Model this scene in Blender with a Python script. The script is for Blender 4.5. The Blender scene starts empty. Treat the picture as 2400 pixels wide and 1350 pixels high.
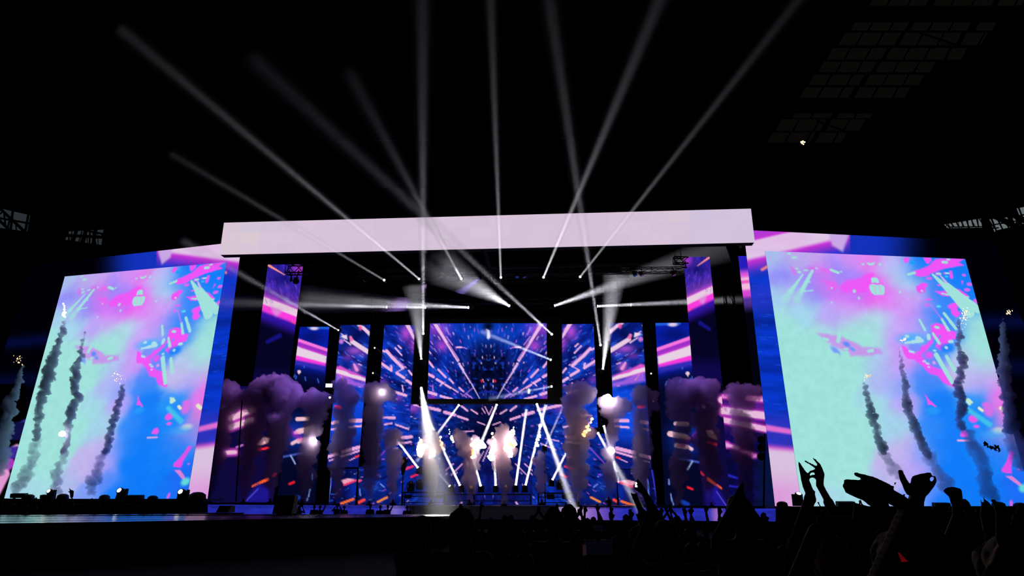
import bpy, bmesh, math, random
import numpy as np
from mathutils import Vector, Matrix
random.seed(7)

# ---------------------------------------------------------------- camera, world, exposure
sc = bpy.context.scene
COL = sc.collection
W, H, F = 2400, 1350, 1523.0
PITCH = math.radians(18.0)
CAM = Vector((0.0, 0.0, 1.9))
cd = bpy.data.cameras.new('camera')
cd.sensor_width = 36.0
cd.lens = F / W * 36.0
cd.clip_end = 500
cam = bpy.data.objects.new('camera', cd)
cam.location = CAM
cam.rotation_euler = (math.pi / 2 + PITCH, 0, 0)
COL.objects.link(cam)
sc.camera = cam
world = bpy.data.worlds.new('night_sky')
world.use_nodes = True
world.node_tree.nodes['Background'].inputs[0].default_value = (0.25, 0.3, 0.5, 1)
world.node_tree.nodes['Background'].inputs[1].default_value = 0.00025
sc.world = world
sc.view_settings.view_transform = 'Standard'
sc.view_settings.look = 'None'
sc.view_settings.gamma = 1
sc.view_settings.use_curve_mapping = False
sc.view_settings.exposure = 0.0
sc.cycles.use_denoising = True
sc.cycles.use_adaptive_sampling = False
sc.cycles.light_sampling_threshold = 0.0
sc.cycles.max_bounces = 5
sc.cycles.diffuse_bounces = 1
sc.cycles.glossy_bounces = 2
sc.cycles.volume_bounces = 2
sc.cycles.transparent_max_bounces = 12
sc.cycles.sample_clamp_indirect = 4.0

FWD = Vector((0, math.cos(PITCH), math.sin(PITCH)))
UP = Vector((0, -math.sin(PITCH), math.cos(PITCH)))
RIGHT = Vector((1, 0, 0))

def ray(px, py):
    return RIGHT * ((px - W / 2) / F) + UP * (-(py - H / 2) / F) + FWD

def at(px, py, Y):
    d = ray(px, py)
    return CAM + d * (Y / d.y)

class Plane:
    """vertical plane through the ground point seen at column px, distance Y; k = dY/dX"""
    def __init__(self, px, Y, k):
        self.p = at(px, 1000, Y)
        self.n = Vector((k, -1, 0)).normalized()      # faces the camera
        self.u = Vector((1, k, 0)).normalized()
    def hit(self, px, py):
        d = ray(px, py)
        return CAM + d * ((self.p - CAM).dot(self.n) / d.dot(self.n))
    def shift(self, back):
        q = Plane.__new__(Plane)
        q.p = self.p - self.n * back
        q.n = self.n; q.u = self.u
        return q

def proj(P):
    """P: (n,3) array -> pixel coordinates"""
    q = P - np.array(CAM)
    x = q @ np.array(RIGHT); y = q @ np.array(UP); z = q @ np.array(FWD)
    return W / 2 + F * x / z, H / 2 - F * y / z

# ---------------------------------------------------------------- scene helpers
def tag(o, label=None, cat=None, group=None, kind=None):
    if label: o['label'] = label
    if cat: o['category'] = cat
    if group: o['group'] = group
    if kind: o['kind'] = kind
    return o

def empty(name, loc, label, cat, group=None):
    o = bpy.data.objects.new(name, None)
    o.empty_display_size = 0.3
    o.location = loc
    COL.objects.link(o)
    return tag(o, label, cat, group)

def link(name, mesh, mat=None, parent=None):
    o = bpy.data.objects.new(name, mesh)
    COL.objects.link(o)
    if mat is not None and not mesh.materials:
        mesh.materials.append(mat)
    if parent is not None:
        o.parent = parent
        o.matrix_parent_inverse = Matrix.Translation(-parent.location) if parent.parent is None and parent.rotation_euler[:] == (0, 0, 0) else parent.matrix_world.inverted()
    return o

def from_bm(name, bm, mat=None, parent=None, smooth=False):
    me = bpy.data.meshes.new(name)
    bmesh.ops.recalc_face_normals(bm, faces=bm.faces)
    bm.to_mesh(me)
    bm.free()
    if smooth:
        me.polygons.foreach_set('use_smooth', [True] * len(me.polygons))
    return link(name, me, mat, parent)

def bm_box(bm, c, size, rot=None):
    m = Matrix.Translation(c)
    if rot is not None: m = m @ rot
    m = m @ Matrix.Diagonal((size[0], size[1], size[2], 1))
    return bmesh.ops.create_cube(bm, size=1, matrix=m)

def align(d):
    return Vector((0, 0, 1)).rotation_difference(Vector(d).normalized()).to_matrix().to_4x4()

def bm_rod(bm, a, b, r0, r1=None, seg=8):
    a = Vector(a); b = Vector(b)
    r1 = r0 if r1 is None else r1
    m = Matrix.Translation((a + b) / 2) @ align(b - a)
    return bmesh.ops.create_cone(bm, cap_ends=True, segments=seg, radius1=r0, radius2=r1, depth=(b - a).length, matrix=m)

def bm_prism(bm, front, back):
    """solid between two equal-length loops"""
    f = [bm.verts.new(p) for p in front]; b = [bm.verts.new(p) for p in back]
    n = len(f)
    bm.faces.new(f); bm.faces.new(b[::-1])
    for i in range(n):
        bm.faces.new((f[i], b[i], b[(i + 1) % n], f[(i + 1) % n]))

def bm_lathe(bm, profile, m=None, seg=20):
    rings = []
    for (r, z) in profile:
        ring = [bm.verts.new((r * math.cos(2 * math.pi * i / seg), r * math.sin(2 * math.pi * i / seg), z)) for i in range(seg)]
        rings.append(ring)
    for a, b in zip(rings, rings[1:]):
        for i in range(seg):
            bm.faces.new((a[i], a[(i + 1) % seg], b[(i + 1) % seg], b[i]))
    bm.faces.new(rings[0][::-1]); bm.faces.new(rings[-1])
    if m is not None:
        bmesh.ops.transform(bm, matrix=m, verts=[v for r in rings for v in r])

# ---------------------------------------------------------------- materials
def lin(c):
    c = np.asarray(c, float) / 255.0
    return np.where(c <= 0.04045, c / 12.92, ((c + 0.055) / 1.055) ** 2.4)

def mat_plain(name, col, rough=0.7, metal=0.0, noise=0.25, scale=3.0, spec=0.3):
    m = bpy.data.materials.new(name); m.use_nodes = True
    nt = m.node_tree; b = nt.nodes['Principled BSDF']
    n = nt.nodes.new('ShaderNodeTexNoise'); n.inputs['Scale'].default_value = scale
    tc = nt.nodes.new('ShaderNodeTexCoord'); nt.links.new(tc.outputs['Object'], n.inputs['Vector'])
    r = nt.nodes.new('ShaderNodeValToRGB')
    c = Vector(col)
    r.color_ramp.elements[0].color = (*(c * (1 - noise)), 1); r.color_ramp.elements[1].color = (*(c * (1 + noise)), 1)
    nt.links.new(n.outputs['Fac'], r.inputs[0]); nt.links.new(r.outputs[0], b.inputs['Base Color'])
    b.inputs['Roughness'].default_value = rough; b.inputs['Metallic'].default_value = metal
    b.inputs['Specular IOR Level'].default_value = spec
    return m

def mat_emit(name, col, strength, sampling='NONE'):
    m = bpy.data.materials.new(name); m.use_nodes = True
    nt = m.node_tree; nt.nodes.remove(nt.nodes['Principled BSDF'])
    e = nt.nodes.new('ShaderNodeEmission'); e.inputs[0].default_value = (*col, 1); e.inputs[1].default_value = strength
    nt.links.new(e.outputs[0], nt.nodes['Material Output'].inputs['Surface'])
    m.cycles.emission_sampling = sampling
    return m

def mat_display(name):
    """lit LED pixels: the picture shown is a colour attribute, broken up by a fine module raster"""
    m = bpy.data.materials.new(name); m.use_nodes = True
    nt = m.node_tree; nt.nodes.remove(nt.nodes['Principled BSDF'])
    a = nt.nodes.new('ShaderNodeAttribute'); a.attribute_name = 'picture'
    n = nt.nodes.new('ShaderNodeTexNoise'); n.inputs['Scale'].default_value = 5.0
    tc = nt.nodes.new('ShaderNodeTexCoord'); nt.links.new(tc.outputs['Object'], n.inputs['Vector'])
    mr = nt.nodes.new('ShaderNodeMapRange'); mr.inputs['To Min'].default_value = 0.97; mr.inputs['To Max'].default_value = 1.03
    nt.links.new(n.outputs['Fac'], mr.inputs['Value'])
    e = nt.nodes.new('ShaderNodeEmission')
    nt.links.new(a.outputs['Color'], e.inputs[0]); nt.links.new(mr.outputs[0], e.inputs[1])
    nt.links.new(e.outputs[0], nt.nodes['Material Output'].inputs['Surface'])
    m.cycles.emission_sampling = 'NONE'
    return m

def mat_volume(name, albedo, density, absorb=0.0, aniso=0.0):
    """scattering smoke: albedo colours it, absorb adds grey extinction per metre"""
    m = bpy.data.materials.new(name); m.use_nodes = True
    nt = m.node_tree; nt.nodes.remove(nt.nodes['Principled BSDF'])
    s = nt.nodes.new('ShaderNodeVolumeScatter'); s.inputs['Color'].default_value = (*albedo, 1); s.inputs['Density'].default_value = density; s.inputs['Anisotropy'].default_value = aniso
    a = nt.nodes.new('ShaderNodeVolumeAbsorption'); a.inputs['Color'].default_value = (*albedo, 1); a.inputs['Density'].default_value = density
    if absorb: a.inputs['Color'].default_value = (0, 0, 0, 1); a.inputs['Density'].default_value = absorb
    ad = nt.nodes.new('ShaderNodeAddShader'); nt.links.new(s.outputs[0], ad.inputs[0]); nt.links.new(a.outputs[0], ad.inputs[1])
    nt.links.new(ad.outputs[0], nt.nodes['Material Output'].inputs['Volume'])
    return m

def mat_flame(name, c0, s0, c1, s1):
    m = bpy.data.materials.new(name); m.use_nodes = True
    nt = m.node_tree; nt.nodes.remove(nt.nodes['Principled BSDF'])
    tc = nt.nodes.new('ShaderNodeTexCoord'); n = nt.nodes.new('ShaderNodeTexNoise'); n.inputs['Scale'].default_value = 1.6; n.inputs['Detail'].default_value = 4
    nt.links.new(tc.outputs['Object'], n.inputs['Vector'])
    r = nt.nodes.new('ShaderNodeValToRGB'); r.color_ramp.elements[0].position = 0.32; r.color_ramp.elements[1].position = 0.52
    r.color_ramp.elements[0].color = (*c0, 1); r.color_ramp.elements[1].color = (*c1, 1)
    mr = nt.nodes.new('ShaderNodeMapRange'); mr.inputs['From Min'].default_value = 0.32; mr.inputs['From Max'].default_value = 0.52; mr.inputs['To Min'].default_value = s0; mr.inputs['To Max'].default_value = s1
    e = nt.nodes.new('ShaderNodeEmission'); nt.links.new(n.outputs['Fac'], r.inputs[0]); nt.links.new(n.outputs['Fac'], mr.inputs['Value'])
    nt.links.new(r.outputs[0], e.inputs[0]); nt.links.new(mr.outputs[0], e.inputs[1]); nt.links.new(e.outputs[0], nt.nodes['Material Output'].inputs['Surface'])
    m.cycles.emission_sampling = 'NONE'
    return m

M_BLACK = mat_plain('black_drape', (0.003, 0.003, 0.004), 0.95, spec=0.0)
M_METAL = mat_plain('black_powder_coat', (0.006, 0.006, 0.007), 0.6, 0.0, spec=0.15)
M_CASE = mat_plain('screen_casing', (0.006, 0.006, 0.008), 0.8, spec=0.05)
M_DISP = mat_display('led_picture')
M_STEEL = mat_plain('roof_steel', (0.012, 0.012, 0.013), 0.8, spec=0.05)
M_LENS = mat_emit('lamp_lens', (1.0, 0.95, 0.85), 6.0)
M_LENSWARM = mat_emit('lamp_lens_amber', (1.0, 0.6, 0.15), 1.2)
M_LENSOFF = mat_plain('unlit_lens', (0.03, 0.03, 0.05), 0.2)
# ---------------------------------------------------------------- pictures shown on the LED screens
def hash2(ix, iy, seed):
    h = (ix.astype(np.int64) * 374761393 + iy.astype(np.int64) * 668265263 + seed * 982451653) & 0x7fffffff
    h = ((h ^ (h >> 13)) * 1274126177) & 0x7fffffff
    return ((h ^ (h >> 16)) & 0xffff) / 65535.0

def vnoise(x, y, seed=0):
    ix = np.floor(x); iy = np.floor(y); fx = x - ix; fy = y - iy
    fx = fx * fx * (3 - 2 * fx); fy = fy * fy * (3 - 2 * fy)
    a = hash2(ix, iy, seed); b = hash2(ix + 1, iy, seed); c = hash2(ix, iy + 1, seed); d = hash2(ix + 1, iy + 1, seed)
    return (a * (1 - fx) + b * fx) * (1 - fy) + (c * (1 - fx) + d * fx) * fy

def fbm(x, y, seed=0, o=4):
    s = np.zeros_like(x); a = 0.5
    for k in range(o):
        s += a * vnoise(x * 2 ** k, y * 2 ** k, seed + k); a *= 0.5
    return s / (1 - 0.5 ** o)

def sstep(e0, e1, v):
    t = np.clip((v - e0) / (e1 - e0), 0, 1)
    return t * t * (3 - 2 * t)

def homography(src, dst):
    A = []; b = []
    for (x, y), (u, v) in zip(src, dst):
        A.append([x, y, 1, 0, 0, 0, -u * x, -u * y]); b.append(u)
        A.append([0, 0, 0, x, y, 1, -v * x, -v * y]); b.append(v)
    h = np.linalg.solve(np.array(A, float), np.array(b, float))
    M = np.append(h, 1).reshape(3, 3)
    def f(x, y):
        w = M[2, 0] * x + M[2, 1] * y + M[2, 2]
        return (M[0, 0] * x + M[0, 1] * y + M[0, 2]) / w, (M[1, 0] * x + M[1, 1] * y + M[1, 2]) / w
    return f

class Paint:
    """a picture evaluated at sample points (x, y); colours in sRGB 0..255"""
    def __init__(self, x, y, col=(0, 0, 0)):
        self.x = np.asarray(x, float); self.y = np.asarray(y, float)
        self.c = np.tile(np.array(col, float), (len(self.x), 1))
        self.org = (0.0, 0.0, 1.0)
    def frame(self, ox, oy, s):
        self.org = (ox, oy, s)
    def P(self, p):
        ox, oy, s = self.org
        return (ox + p[0] / s, oy + p[1] / s)
    def S(self, w):
        return w / self.org[2]
    def mix(self, m, col):
        self.c += (np.array(col, float) - self.c) * m[:, None]
    def add(self, m, col):
        self.c += np.array(col, float) * m[:, None]
    def cloud(self, pts, sig):
        wsum = np.full(len(self.x), 1e-9); cs = np.zeros((len(self.x), 3))
        wx = self.x + 22 * (fbm(self.x / 38, self.y / 38, 5) - 0.5); wy = self.y + 22 * (fbm(self.x / 38, self.y / 38, 9) - 0.5)
        for px, py, col in pts:
            d2 = (wx - px) ** 2 + (wy - py) ** 2
            w = np.exp(-d2 / (2 * sig * sig)) + 1e-6 / (1 + d2 / 1e4)
            wsum += w; cs += w[:, None] * np.array(col, float)
        self.c = cs / wsum[:, None]
    def line(self, p, q, w, col, w2=None, soft=1.6, op=1.0, rough=0.0, caps=True):
        p = self.P(p); q = self.P(q); w = self.S(w); w2 = w if w2 is None else self.S(w2)
        dx, dy = q[0] - p[0], q[1] - p[1]; L2 = dx * dx + dy * dy + 1e-9
        t = ((self.x - p[0]) * dx + (self.y - p[1]) * dy) / L2
        tc = np.clip(t, 0, 1)
        d = np.hypot(self.x - p[0] - tc * dx, self.y - p[1] - tc * dy)
        ww = (w + (w2 - w) * tc) / 2
        if rough: ww = ww * (1 - rough + 2 * rough * vnoise(tc * math.sqrt(L2) / 6 + p[0], d * 0 + p[1], 3))
        self.mix(op * (1 - sstep(-soft * 0.5, soft, d - ww)), col)
    def ell(self, c, rx, ry, col, soft=0.25, op=1.0, ang=0.0):
        c = self.P(c); rx = self.S(rx); ry = self.S(ry)
        X = self.x - c[0]; Y = self.y - c[1]
        ca, sa = math.cos(ang), math.sin(ang)
        d = np.hypot((X * ca + Y * sa) / rx, (-X * sa + Y * ca) / ry)
        self.mix(op * (1 - sstep(1 - soft, 1 + soft, d)), col)
    def glow(self, c, rx, ry, col, op=1.0, ang=0.0):
        c = self.P(c); rx = self.S(rx); ry = self.S(ry)
        X = self.x - c[0]; Y = self.y - c[1]
        ca, sa = math.cos(ang), math.sin(ang)
        d2 = ((X * ca + Y * sa) / rx) ** 2 + ((-X * sa + Y * ca) / ry) ** 2
        self.mix(op * np.exp(-d2), col)
    def poly(self, pts, col, soft=1.5, op=1.0, wob=0.0):
        pts = [self.P(p) for p in pts]
        x, y = self.x, self.y
        if wob:
            x = x + wob * (fbm(self.x / 7, self.y / 7, 21) - 0.5) * 2; y = y + wob * (fbm(self.x / 7, self.y / 7, 23) - 0.5) * 2
        inside = np.zeros(len(x), bool); dist = np.full(len(x), 1e9)
        n = len(pts)
        for i in range(n):
            ax, ay = pts[i]; bx, by = pts[(i + 1) % n]
            dx, dy = bx - ax, by - ay
            t = np.clip(((x - ax) * dx + (y - ay) * dy) / (dx * dx + dy * dy + 1e-9), 0, 1)
            dist = np.minimum(dist, np.hypot(x - ax - t * dx, y - ay - t * dy))
            if ay != by:
                cr = ((ay > y) != (by > y)) & (x < dx * (y - ay) / dy + ax)
                inside ^= cr
        sd = np.where(inside, -dist, dist)
        self.mix(op * (1 - sstep(-soft, soft, sd)), col)
    def out(self, gain=1.0):
        return lin(np.clip(self.c, 0, 255)) * gain

MINT = (163, 229, 224); MAG = (248, 84, 250); SKY = (178, 212, 245); LAV = (190, 168, 252); PER = (148, 142, 255)
BLU = (58, 138, 255); DBL = (22, 128, 255); PNK = (216, 150, 252); WHT = (236, 214, 232); HOT = (255, 60, 226)

SIDE_L = [(152, 648), (531, 614), (437, 1175), (10, 1168)]
SIDE_R = [(1793, 588), (2262, 607), (2424, 1193), (1880, 1190)]

def picture_side(x, y):
    """camera picture on both side screens (right-screen coordinates)"""
    p = Paint(x, y)
    K = [(1800, 600, (172, 195, 240)), (1830, 640, PER), (1860, 610, (190, 175, 242)), (1920, 612, (200, 165, 245)), (1930, 650, (232, 115, 242)),
         (1900, 672, PER), (1958, 640, PER), (2000, 600, PNK), (2040, 612, (235, 125, 242)), (2080, 622, (190, 190, 250)), (2105, 640, SKY),
         (2108, 612, (195, 180, 250)), (2135, 662, (180, 220, 245)), (2150, 700, (212, 160, 250)), (2000, 672, PER), (1990, 690, (238, 105, 250)),
         (2040, 680, (244, 92, 250)), (2070, 690, (238, 115, 245)), (2100, 705, PNK), (1830, 700, (165, 215, 240)), (1862, 692, (180, 170, 250)),
         (1880, 722, (165, 220, 240)), (1820, 760, MINT), (1850, 800, MINT), (1860, 900, MINT), (1880, 1000, MINT), (1900, 1100, MINT), (1920, 1180, (170, 215, 235)),
         (1960, 742, LAV), (2000, 730, (205, 170, 248)), (1930, 800, MINT), (1990, 790, MINT), (2040, 800, MINT), (2060, 755, (175, 220, 235)), (2020, 765, MINT),
         (2100, 760, (205, 170, 255)), (2110, 800, (200, 160, 255)), (2140, 740, PNK), (2160, 770, (180, 170, 255)), (2115, 850, PNK), (2090, 862, LAV),
         (2060, 850, (170, 210, 240)), (2000, 860, MINT), (1960, 880, MINT), (2020, 1000, MINT), (2060, 950, (165, 222, 235)), (2080, 900, (180, 190, 250)),
         (2110, 900, (130, 160, 255)), (2120, 950, LAV), (2100, 1000, (165, 215, 240)), (2125, 1050, (198, 182, 240)), (2095, 1100, (195, 182, 240)),
         (2145, 1100, LAV), (2060, 1150, (175, 192, 240)), (2000, 1100, MINT), (1980, 1180, (165, 222, 232)), (2180, 1150, (90, 142, 255)), (2140, 1180, (130, 160, 250)),
         (2140, 622, DBL), (2175, 610, DBL), (2200, 680, BLU), (2230, 720, BLU), (2180, 742, BLU), (2165, 650, (70, 140, 250)), (2250, 640, DBL), (2280, 700, DBL),
         (2240, 770, (70, 140, 255)), (2190, 800, (60, 150, 255)), (2170, 900, BLU), (2200, 950, DBL), (2230, 1000, DBL), (2200, 1050, DBL), (2250, 1100, (15, 125, 255)),
         (2300, 1150, (15, 125, 255)), (2350, 1180, (20, 120, 250)), (2180, 1000, (50, 140, 255)), (2165, 1060, (100, 150, 255)), (2300, 1090, (20, 130, 255)),
         (2280, 945, (40, 150, 255)), (2300, 990, (30, 140, 255)), (2350, 1020, (140, 145, 240)), (2290, 800, MINT), (2310, 850, MINT), (2262, 850, (180, 205, 240)),
         (2280, 760, MINT), (2255, 882, (200, 190, 240)), (2330, 880, (200, 175, 240)), (2345, 925, (235, 120, 240)), (2295, 895, LAV), (2360, 980, (225, 130, 230)),
         (2330, 1060, (40, 130, 250)), (2390, 1150, (30, 110, 250)), (2220, 1180, (20, 125, 255)), (2180, 860, (110, 140, 255))]
    p.cloud(K, 21)
    n = fbm(p.x / 14, p.y / 14, 40)
    p.c *= (1 + 0.06 * (n - 0.5))[:, None]
    z = p.frame
    z(1780, 570, 6.1375)
    p.poly([(1270, 530), (1420, 510), (1500, 470), (1560, 430), (1640, 430), (1650, 480), (1610, 560), (1570, 640), (1540, 700), (1400, 720), (1200, 700), (1150, 640), (1180, 600)], MAG, 5, 0.85, 2)
    p.poly([(900, 540), (1060, 545), (1120, 580), (1130, 640), (1060, 680), (1000, 660), (980, 600)], (240, 100, 248), 3, 0.8, 1)
    p.poly([(860, 350), (1000, 370), (1050, 430), (980, 440), (880, 400)], (232, 110, 245), 4, 0.8, 1)
    p.poly([(440, 330), (520, 370), (540, 450), (500, 460), (460, 400)], (225, 110, 240), 4, 0.7)
    p.poly([(700, 330), (820, 340), (780, 400), (700, 380)], (225, 110, 240), 4, 0.6)
    p.line((760, 400), (605, 690), 36, MINT, 60, 1.5, 1, 0.15); p.line((625, 450), (450, 690), 14, MINT, 60, 1.5, 1, 0.15)
    p.line((605, 690), (540, 800), 60, MINT, 90, 8, 0.7); p.line((450, 690), (370, 800), 60, MINT, 90, 8, 0.7)
    p.line((1030, 385), (1135, 425), 34, MINT, soft=1.2)
    for cx, cy, rx, ry in [(1175, 410, 14, 14), (1040, 645, 14, 14), (1365, 690, 24, 26), (1490, 302, 20, 16), (1730, 305, 22, 20), (500, 205, 38, 20), (425, 150, 26, 16), (535, 365, 26, 14), (570, 415, 32, 17), (668, 390, 36, 14), (720, 555, 14, 14), (1430, 790, 16, 20), (1040, 855, 16, 14), (820, 360, 16, 12)]:
        p.ell((cx, cy), rx, ry, MINT, 0.4, 0.95)
    p.poly([(1535, 275), (1600, 290), (1660, 270), (1655, 300), (1620, 318), (1575, 318)], MINT, 1.2)
    p.line((640, 690), (765, 680), 14, MINT, soft=1)
    # round figure mark: ball over a rounded body with two bars
    p.poly([(1605, 505), (1640, 490), (1685, 495), (1712, 530), (1725, 568), (1690, 575), (1655, 562), (1612, 578)], MINT, 1.0)
    p.poly([(1585, 598), (1640, 588), (1690, 602), (1750, 595), (1795, 622), (1803, 690), (1785, 742), (1650, 745), (1605, 705), (1580, 645)], MINT, 1.2)
    p.line((1648, 615), (1672, 715), 26, (188, 205, 226), soft=1.2); p.line((1722, 615), (1745, 705), 26, (188, 205, 226), soft=1.2)
    z(1800, 780, 6.1375)
    p.poly([(700, 0), (1000, 40), (1180, 100), (1350, 200), (1620, 230), (1640, 300), (1400, 330), (1200, 330), (1050, 240), (900, 170)], (215, 125, 245), 5, 0.7, 3)
    p.ell((1130, 165), 55, 32, (90, 140, 255), 0.5, 0.9, 0.5); p.ell((1215, 235), 45, 22, (90, 160, 255), 0.5, 0.9, 0.6); p.ell((970, 255), 80, 35, (120, 150, 255), 0.6, 0.9, 0.7)
    for q in [((1030, 0), (1010, 120), 50), ((1110, 0), (1140, 60), 60), ((800, 85), (860, 100), 35), ((1125, 300), (1125, 350), 80), ((985, 320), (985, 430), 60), ((1100, 235), (1140, 235), 26), ((1450, 265), (1500, 255), 44), ((1200, 90), (1500, 110), 50), ((1290, 420), (1370, 400), 36)]:
        p.line(q[0], q[1], q[2], MINT, soft=2)
    z(2080, 570, 6.1375)
    for poly in [[(365, 400), (450, 380), (590, 325), (690, 230), (870, 215), (1110, 220), (1025, 275), (1105, 320), (1050, 325), (830, 365), (740, 395), (620, 440), (580, 470), (480, 485), (400, 470), (380, 430)],
                 [(240, 205), (320, 205), (300, 270), (260, 285), (235, 250)], [(510, 205), (625, 205), (635, 255), (575, 305), (550, 280)],
                 [(890, 395), (930, 395), (945, 490), (925, 515), (895, 500)], [(410, 620), (500, 570), (580, 585), (570, 630), (540, 640), (545, 690), (500, 720), (450, 710), (415, 670)],
                 [(665, 685), (760, 690), (870, 680), (980, 650), (1050, 670), (1180, 765), (1150, 790), (1000, 745), (860, 765), (780, 755)],
                 [(865, 900), (900, 875), (990, 850), (1020, 880), (1000, 960), (1060, 1010), (1000, 1070), (960, 1050), (920, 1010), (915, 950), (880, 940)],
                 [(620, 1180), (700, 1145), (800, 1170), (880, 1240), (970, 1290), (990, 1380), (650, 1380), (630, 1260)], [(1060, 540), (1090, 540), (1080, 610)]]:
        p.poly(poly, MAG, 1.4, 0.97, 0.8)
    for cx, cy, rx, ry in [(1100, 460, 28, 20), (1180, 590, 42, 25), (1145, 670, 45, 25), (600, 505, 45, 22), (575, 890, 25, 24), (590, 810, 48, 15), (745, 605, 30, 14), (840, 432, 40, 16), (730, 442, 45, 26), (1265, 840, 35, 40)]:
        p.ell((cx, cy), rx, ry, (240, 100, 248), 0.3, 0.92)
    p.line((650, 450), (820, 610), 24, MINT, 70, 1.3, 1, 0.12); p.line((820, 610), (1190, 1010), 70, MINT, 125, 1.3, 1, 0.08)
    p.line((760, 465), (870, 595), 12, (205, 190, 245), 40, 1.2, 1, 0.3); p.line((870, 595), (1300, 960), 40, MINT, 110, 1.3, 1, 0.1)
    p.line((815, 1010), (985, 1230), 34, MINT, 42, 1.3, 1, 0.2); p.line((780, 1090), (925, 1330), 30, MINT, 34, 1.3, 1, 0.2)
    p.line((620, 880), (780, 1090), 7, (215, 120, 245), 10, 1); p.line((460, 1100), (540, 1250), 28, MINT, 34, 1.3, 1, 0.1)
    for q in [((795, 272), (850, 276), 36), ((300, 450), (390, 425), 36), ((710, 438), (760, 442), 24), ((840, 430), (880, 432), 22), ((495, 685), (495, 687), 26), ((785, 725), (890, 742), 20), ((180, 700), (180, 704), 30), ((690, 1205), (730, 1215), 34), ((860, 235), (890, 230), 22), ((1130, 770), (1170, 775), 14)]:
        p.line(q[0], q[1], q[2], MINT, soft=1.2)
    p.ell((850, 480), 26, 14, (60, 205, 255), 0.4); p.ell((735, 910), 32, 17, (90, 225, 250), 0.4); p.ell((360, 280), 45, 24, (30, 160, 255), 0.6)
    z(2080, 780, 6.1375)
    p.poly([(640, -20), (990, -20), (980, 60), (840, 180), (760, 260), (690, 200), (720, 130), (660, 60)], MAG, 1.6, 0.95, 1)
    p.poly([(200, 170), (250, 190), (330, 280), (390, 300), (460, 240), (480, 200), (570, 150), (630, 60), (660, 130), (560, 260), (490, 320), (560, 420), (680, 500), (790, 530), (870, 640), (990, 760), (960, 785), (800, 720), (720, 620), (600, 590), (540, 520), (400, 390), (280, 370), (230, 280)], MAG, 1.8, 0.93, 1.2)
    p.ell((350, 90), 190, 80, (70, 180, 255), 0.7, 0.85); p.ell((390, 215), 90, 60, (120, 145, 255), 0.4, 0.9)
    p.ell((600, 320), 62, 52, MAG, 0.4, 0.85); p.ell((860, 220), 100, 60, DBL, 0.5, 0.8); p.ell((750, 55), 20, 28, (110, 140, 255), 0.4)
    p.line((700, 315), (930, 715), 62, MINT, 52, 1.3, 1, 0.1); p.line((850, 340), (975, 560), 46, MINT, 46, 1.3, 1, 0.12); p.line((655, 10), (745, 150), 26, MINT, 40, 1.3, 1, 0.2)
    for q in [((260, 145), (360, 130), 30), ((360, 130), (500, 115), 46), ((430, 80), (460, 90), 60), ((590, 40), (595, 80), 50), ((895, 125), (930, 125), 40), ((320, 265), (370, 278), 28), ((670, 255), (690, 255), 26), ((520, 410), (540, 410), 24), ((560, 438), (590, 442), 24), ((590, 490), (600, 492), 20), ((270, 50), (290, 52), 40), ((840, 210), (850, 215), 36)]:
        p.line(q[0], q[1], q[2], (176, 226, 238), soft=1.4)
    p.ell((670, 430), 24, 24, (235, 160, 245), 0.5)
    p.poly([(530, 865), (555, 900), (600, 960), (710, 1060), (690, 1075), (630, 1035), (580, 1035), (565, 960)], (238, 90, 240), 1.2)
    p.ell((660, 1120), 90, 55, (40, 162, 255), 0.6, 0.8)
    p.poly([(1110, 940), (1180, 945), (1235, 1000), (1180, 1045), (1140, 1020)], (196, 236, 214), 1.2)
    p.ell((1235, 1235), 70, 58, (238, 90, 240), 0.25); p.ell((1450, 1110), 75, 105, (226, 112, 236), 0.4, 0.9, -0.4); p.ell((1420, 1030), 60, 30, (226, 112, 236), 0.5, 0.9)
    p.line((1150, 1100), (1470, 1320), 44, (70, 200, 240), 60, 5, 0.9)
    p.line((1320, 1085), (1365, 1120), 36, (230, 235, 205), soft=1.5); p.line((1630, 1085), (1700, 1130), 46, (235, 235, 200), soft=2)
    z(2080, 980, 6.1375)
    p.poly([(1760, 460), (1830, 485), (1800, 580), (1780, 700), (1790, 800), (1650, 780), (1640, 740), (1700, 650), (1740, 560)], (228, 80, 235), 1.3)
    p.poly([(1690, 830), (1790, 830), (1900, 920), (1970, 1010), (1900, 980), (1790, 900)], (225, 130, 220), 1.5)
    p.ell((1960, 1010), 70, 60, (100, 220, 220), 0.5)
    p.ell((1600, 180), 90, 44, (225, 215, 215), 0.6, 0.9); p.ell((1780, 1230), 22, 52, (225, 100, 235), 0.4); p.ell((1890, 740), 20, 16, (200, 110, 240), 0.4); p.ell((1280, 120), 44, 24, (235, 95, 240), 0.4)
    p.ell((1540, 230), 160, 60, (60, 180, 250), 0.7, 0.5)
    f = homography(SIDE_L, SIDE_R)
    a, b = f(363.0, 1013.0)
    z(0, 0, 1)
    p.poly([(a - 9, b + 2), (a - 6, b - 9), (a + 2, b - 12), (a + 11, b - 2), (a + 8, b + 6), (a - 6, b + 4)], (235, 90, 240), 1.2)
    p.line((a - 14, b + 13), (a + 12, b + 13), 4, (230, 170, 230), soft=1)
    return p.out(0.96)

OUT_L = [(565, 597), (370, 587), (250, 1180), (487, 1180)]
OUT_R = [(1745, 592), (1989, 552), (2110, 1187), (1815, 1187)]

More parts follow.
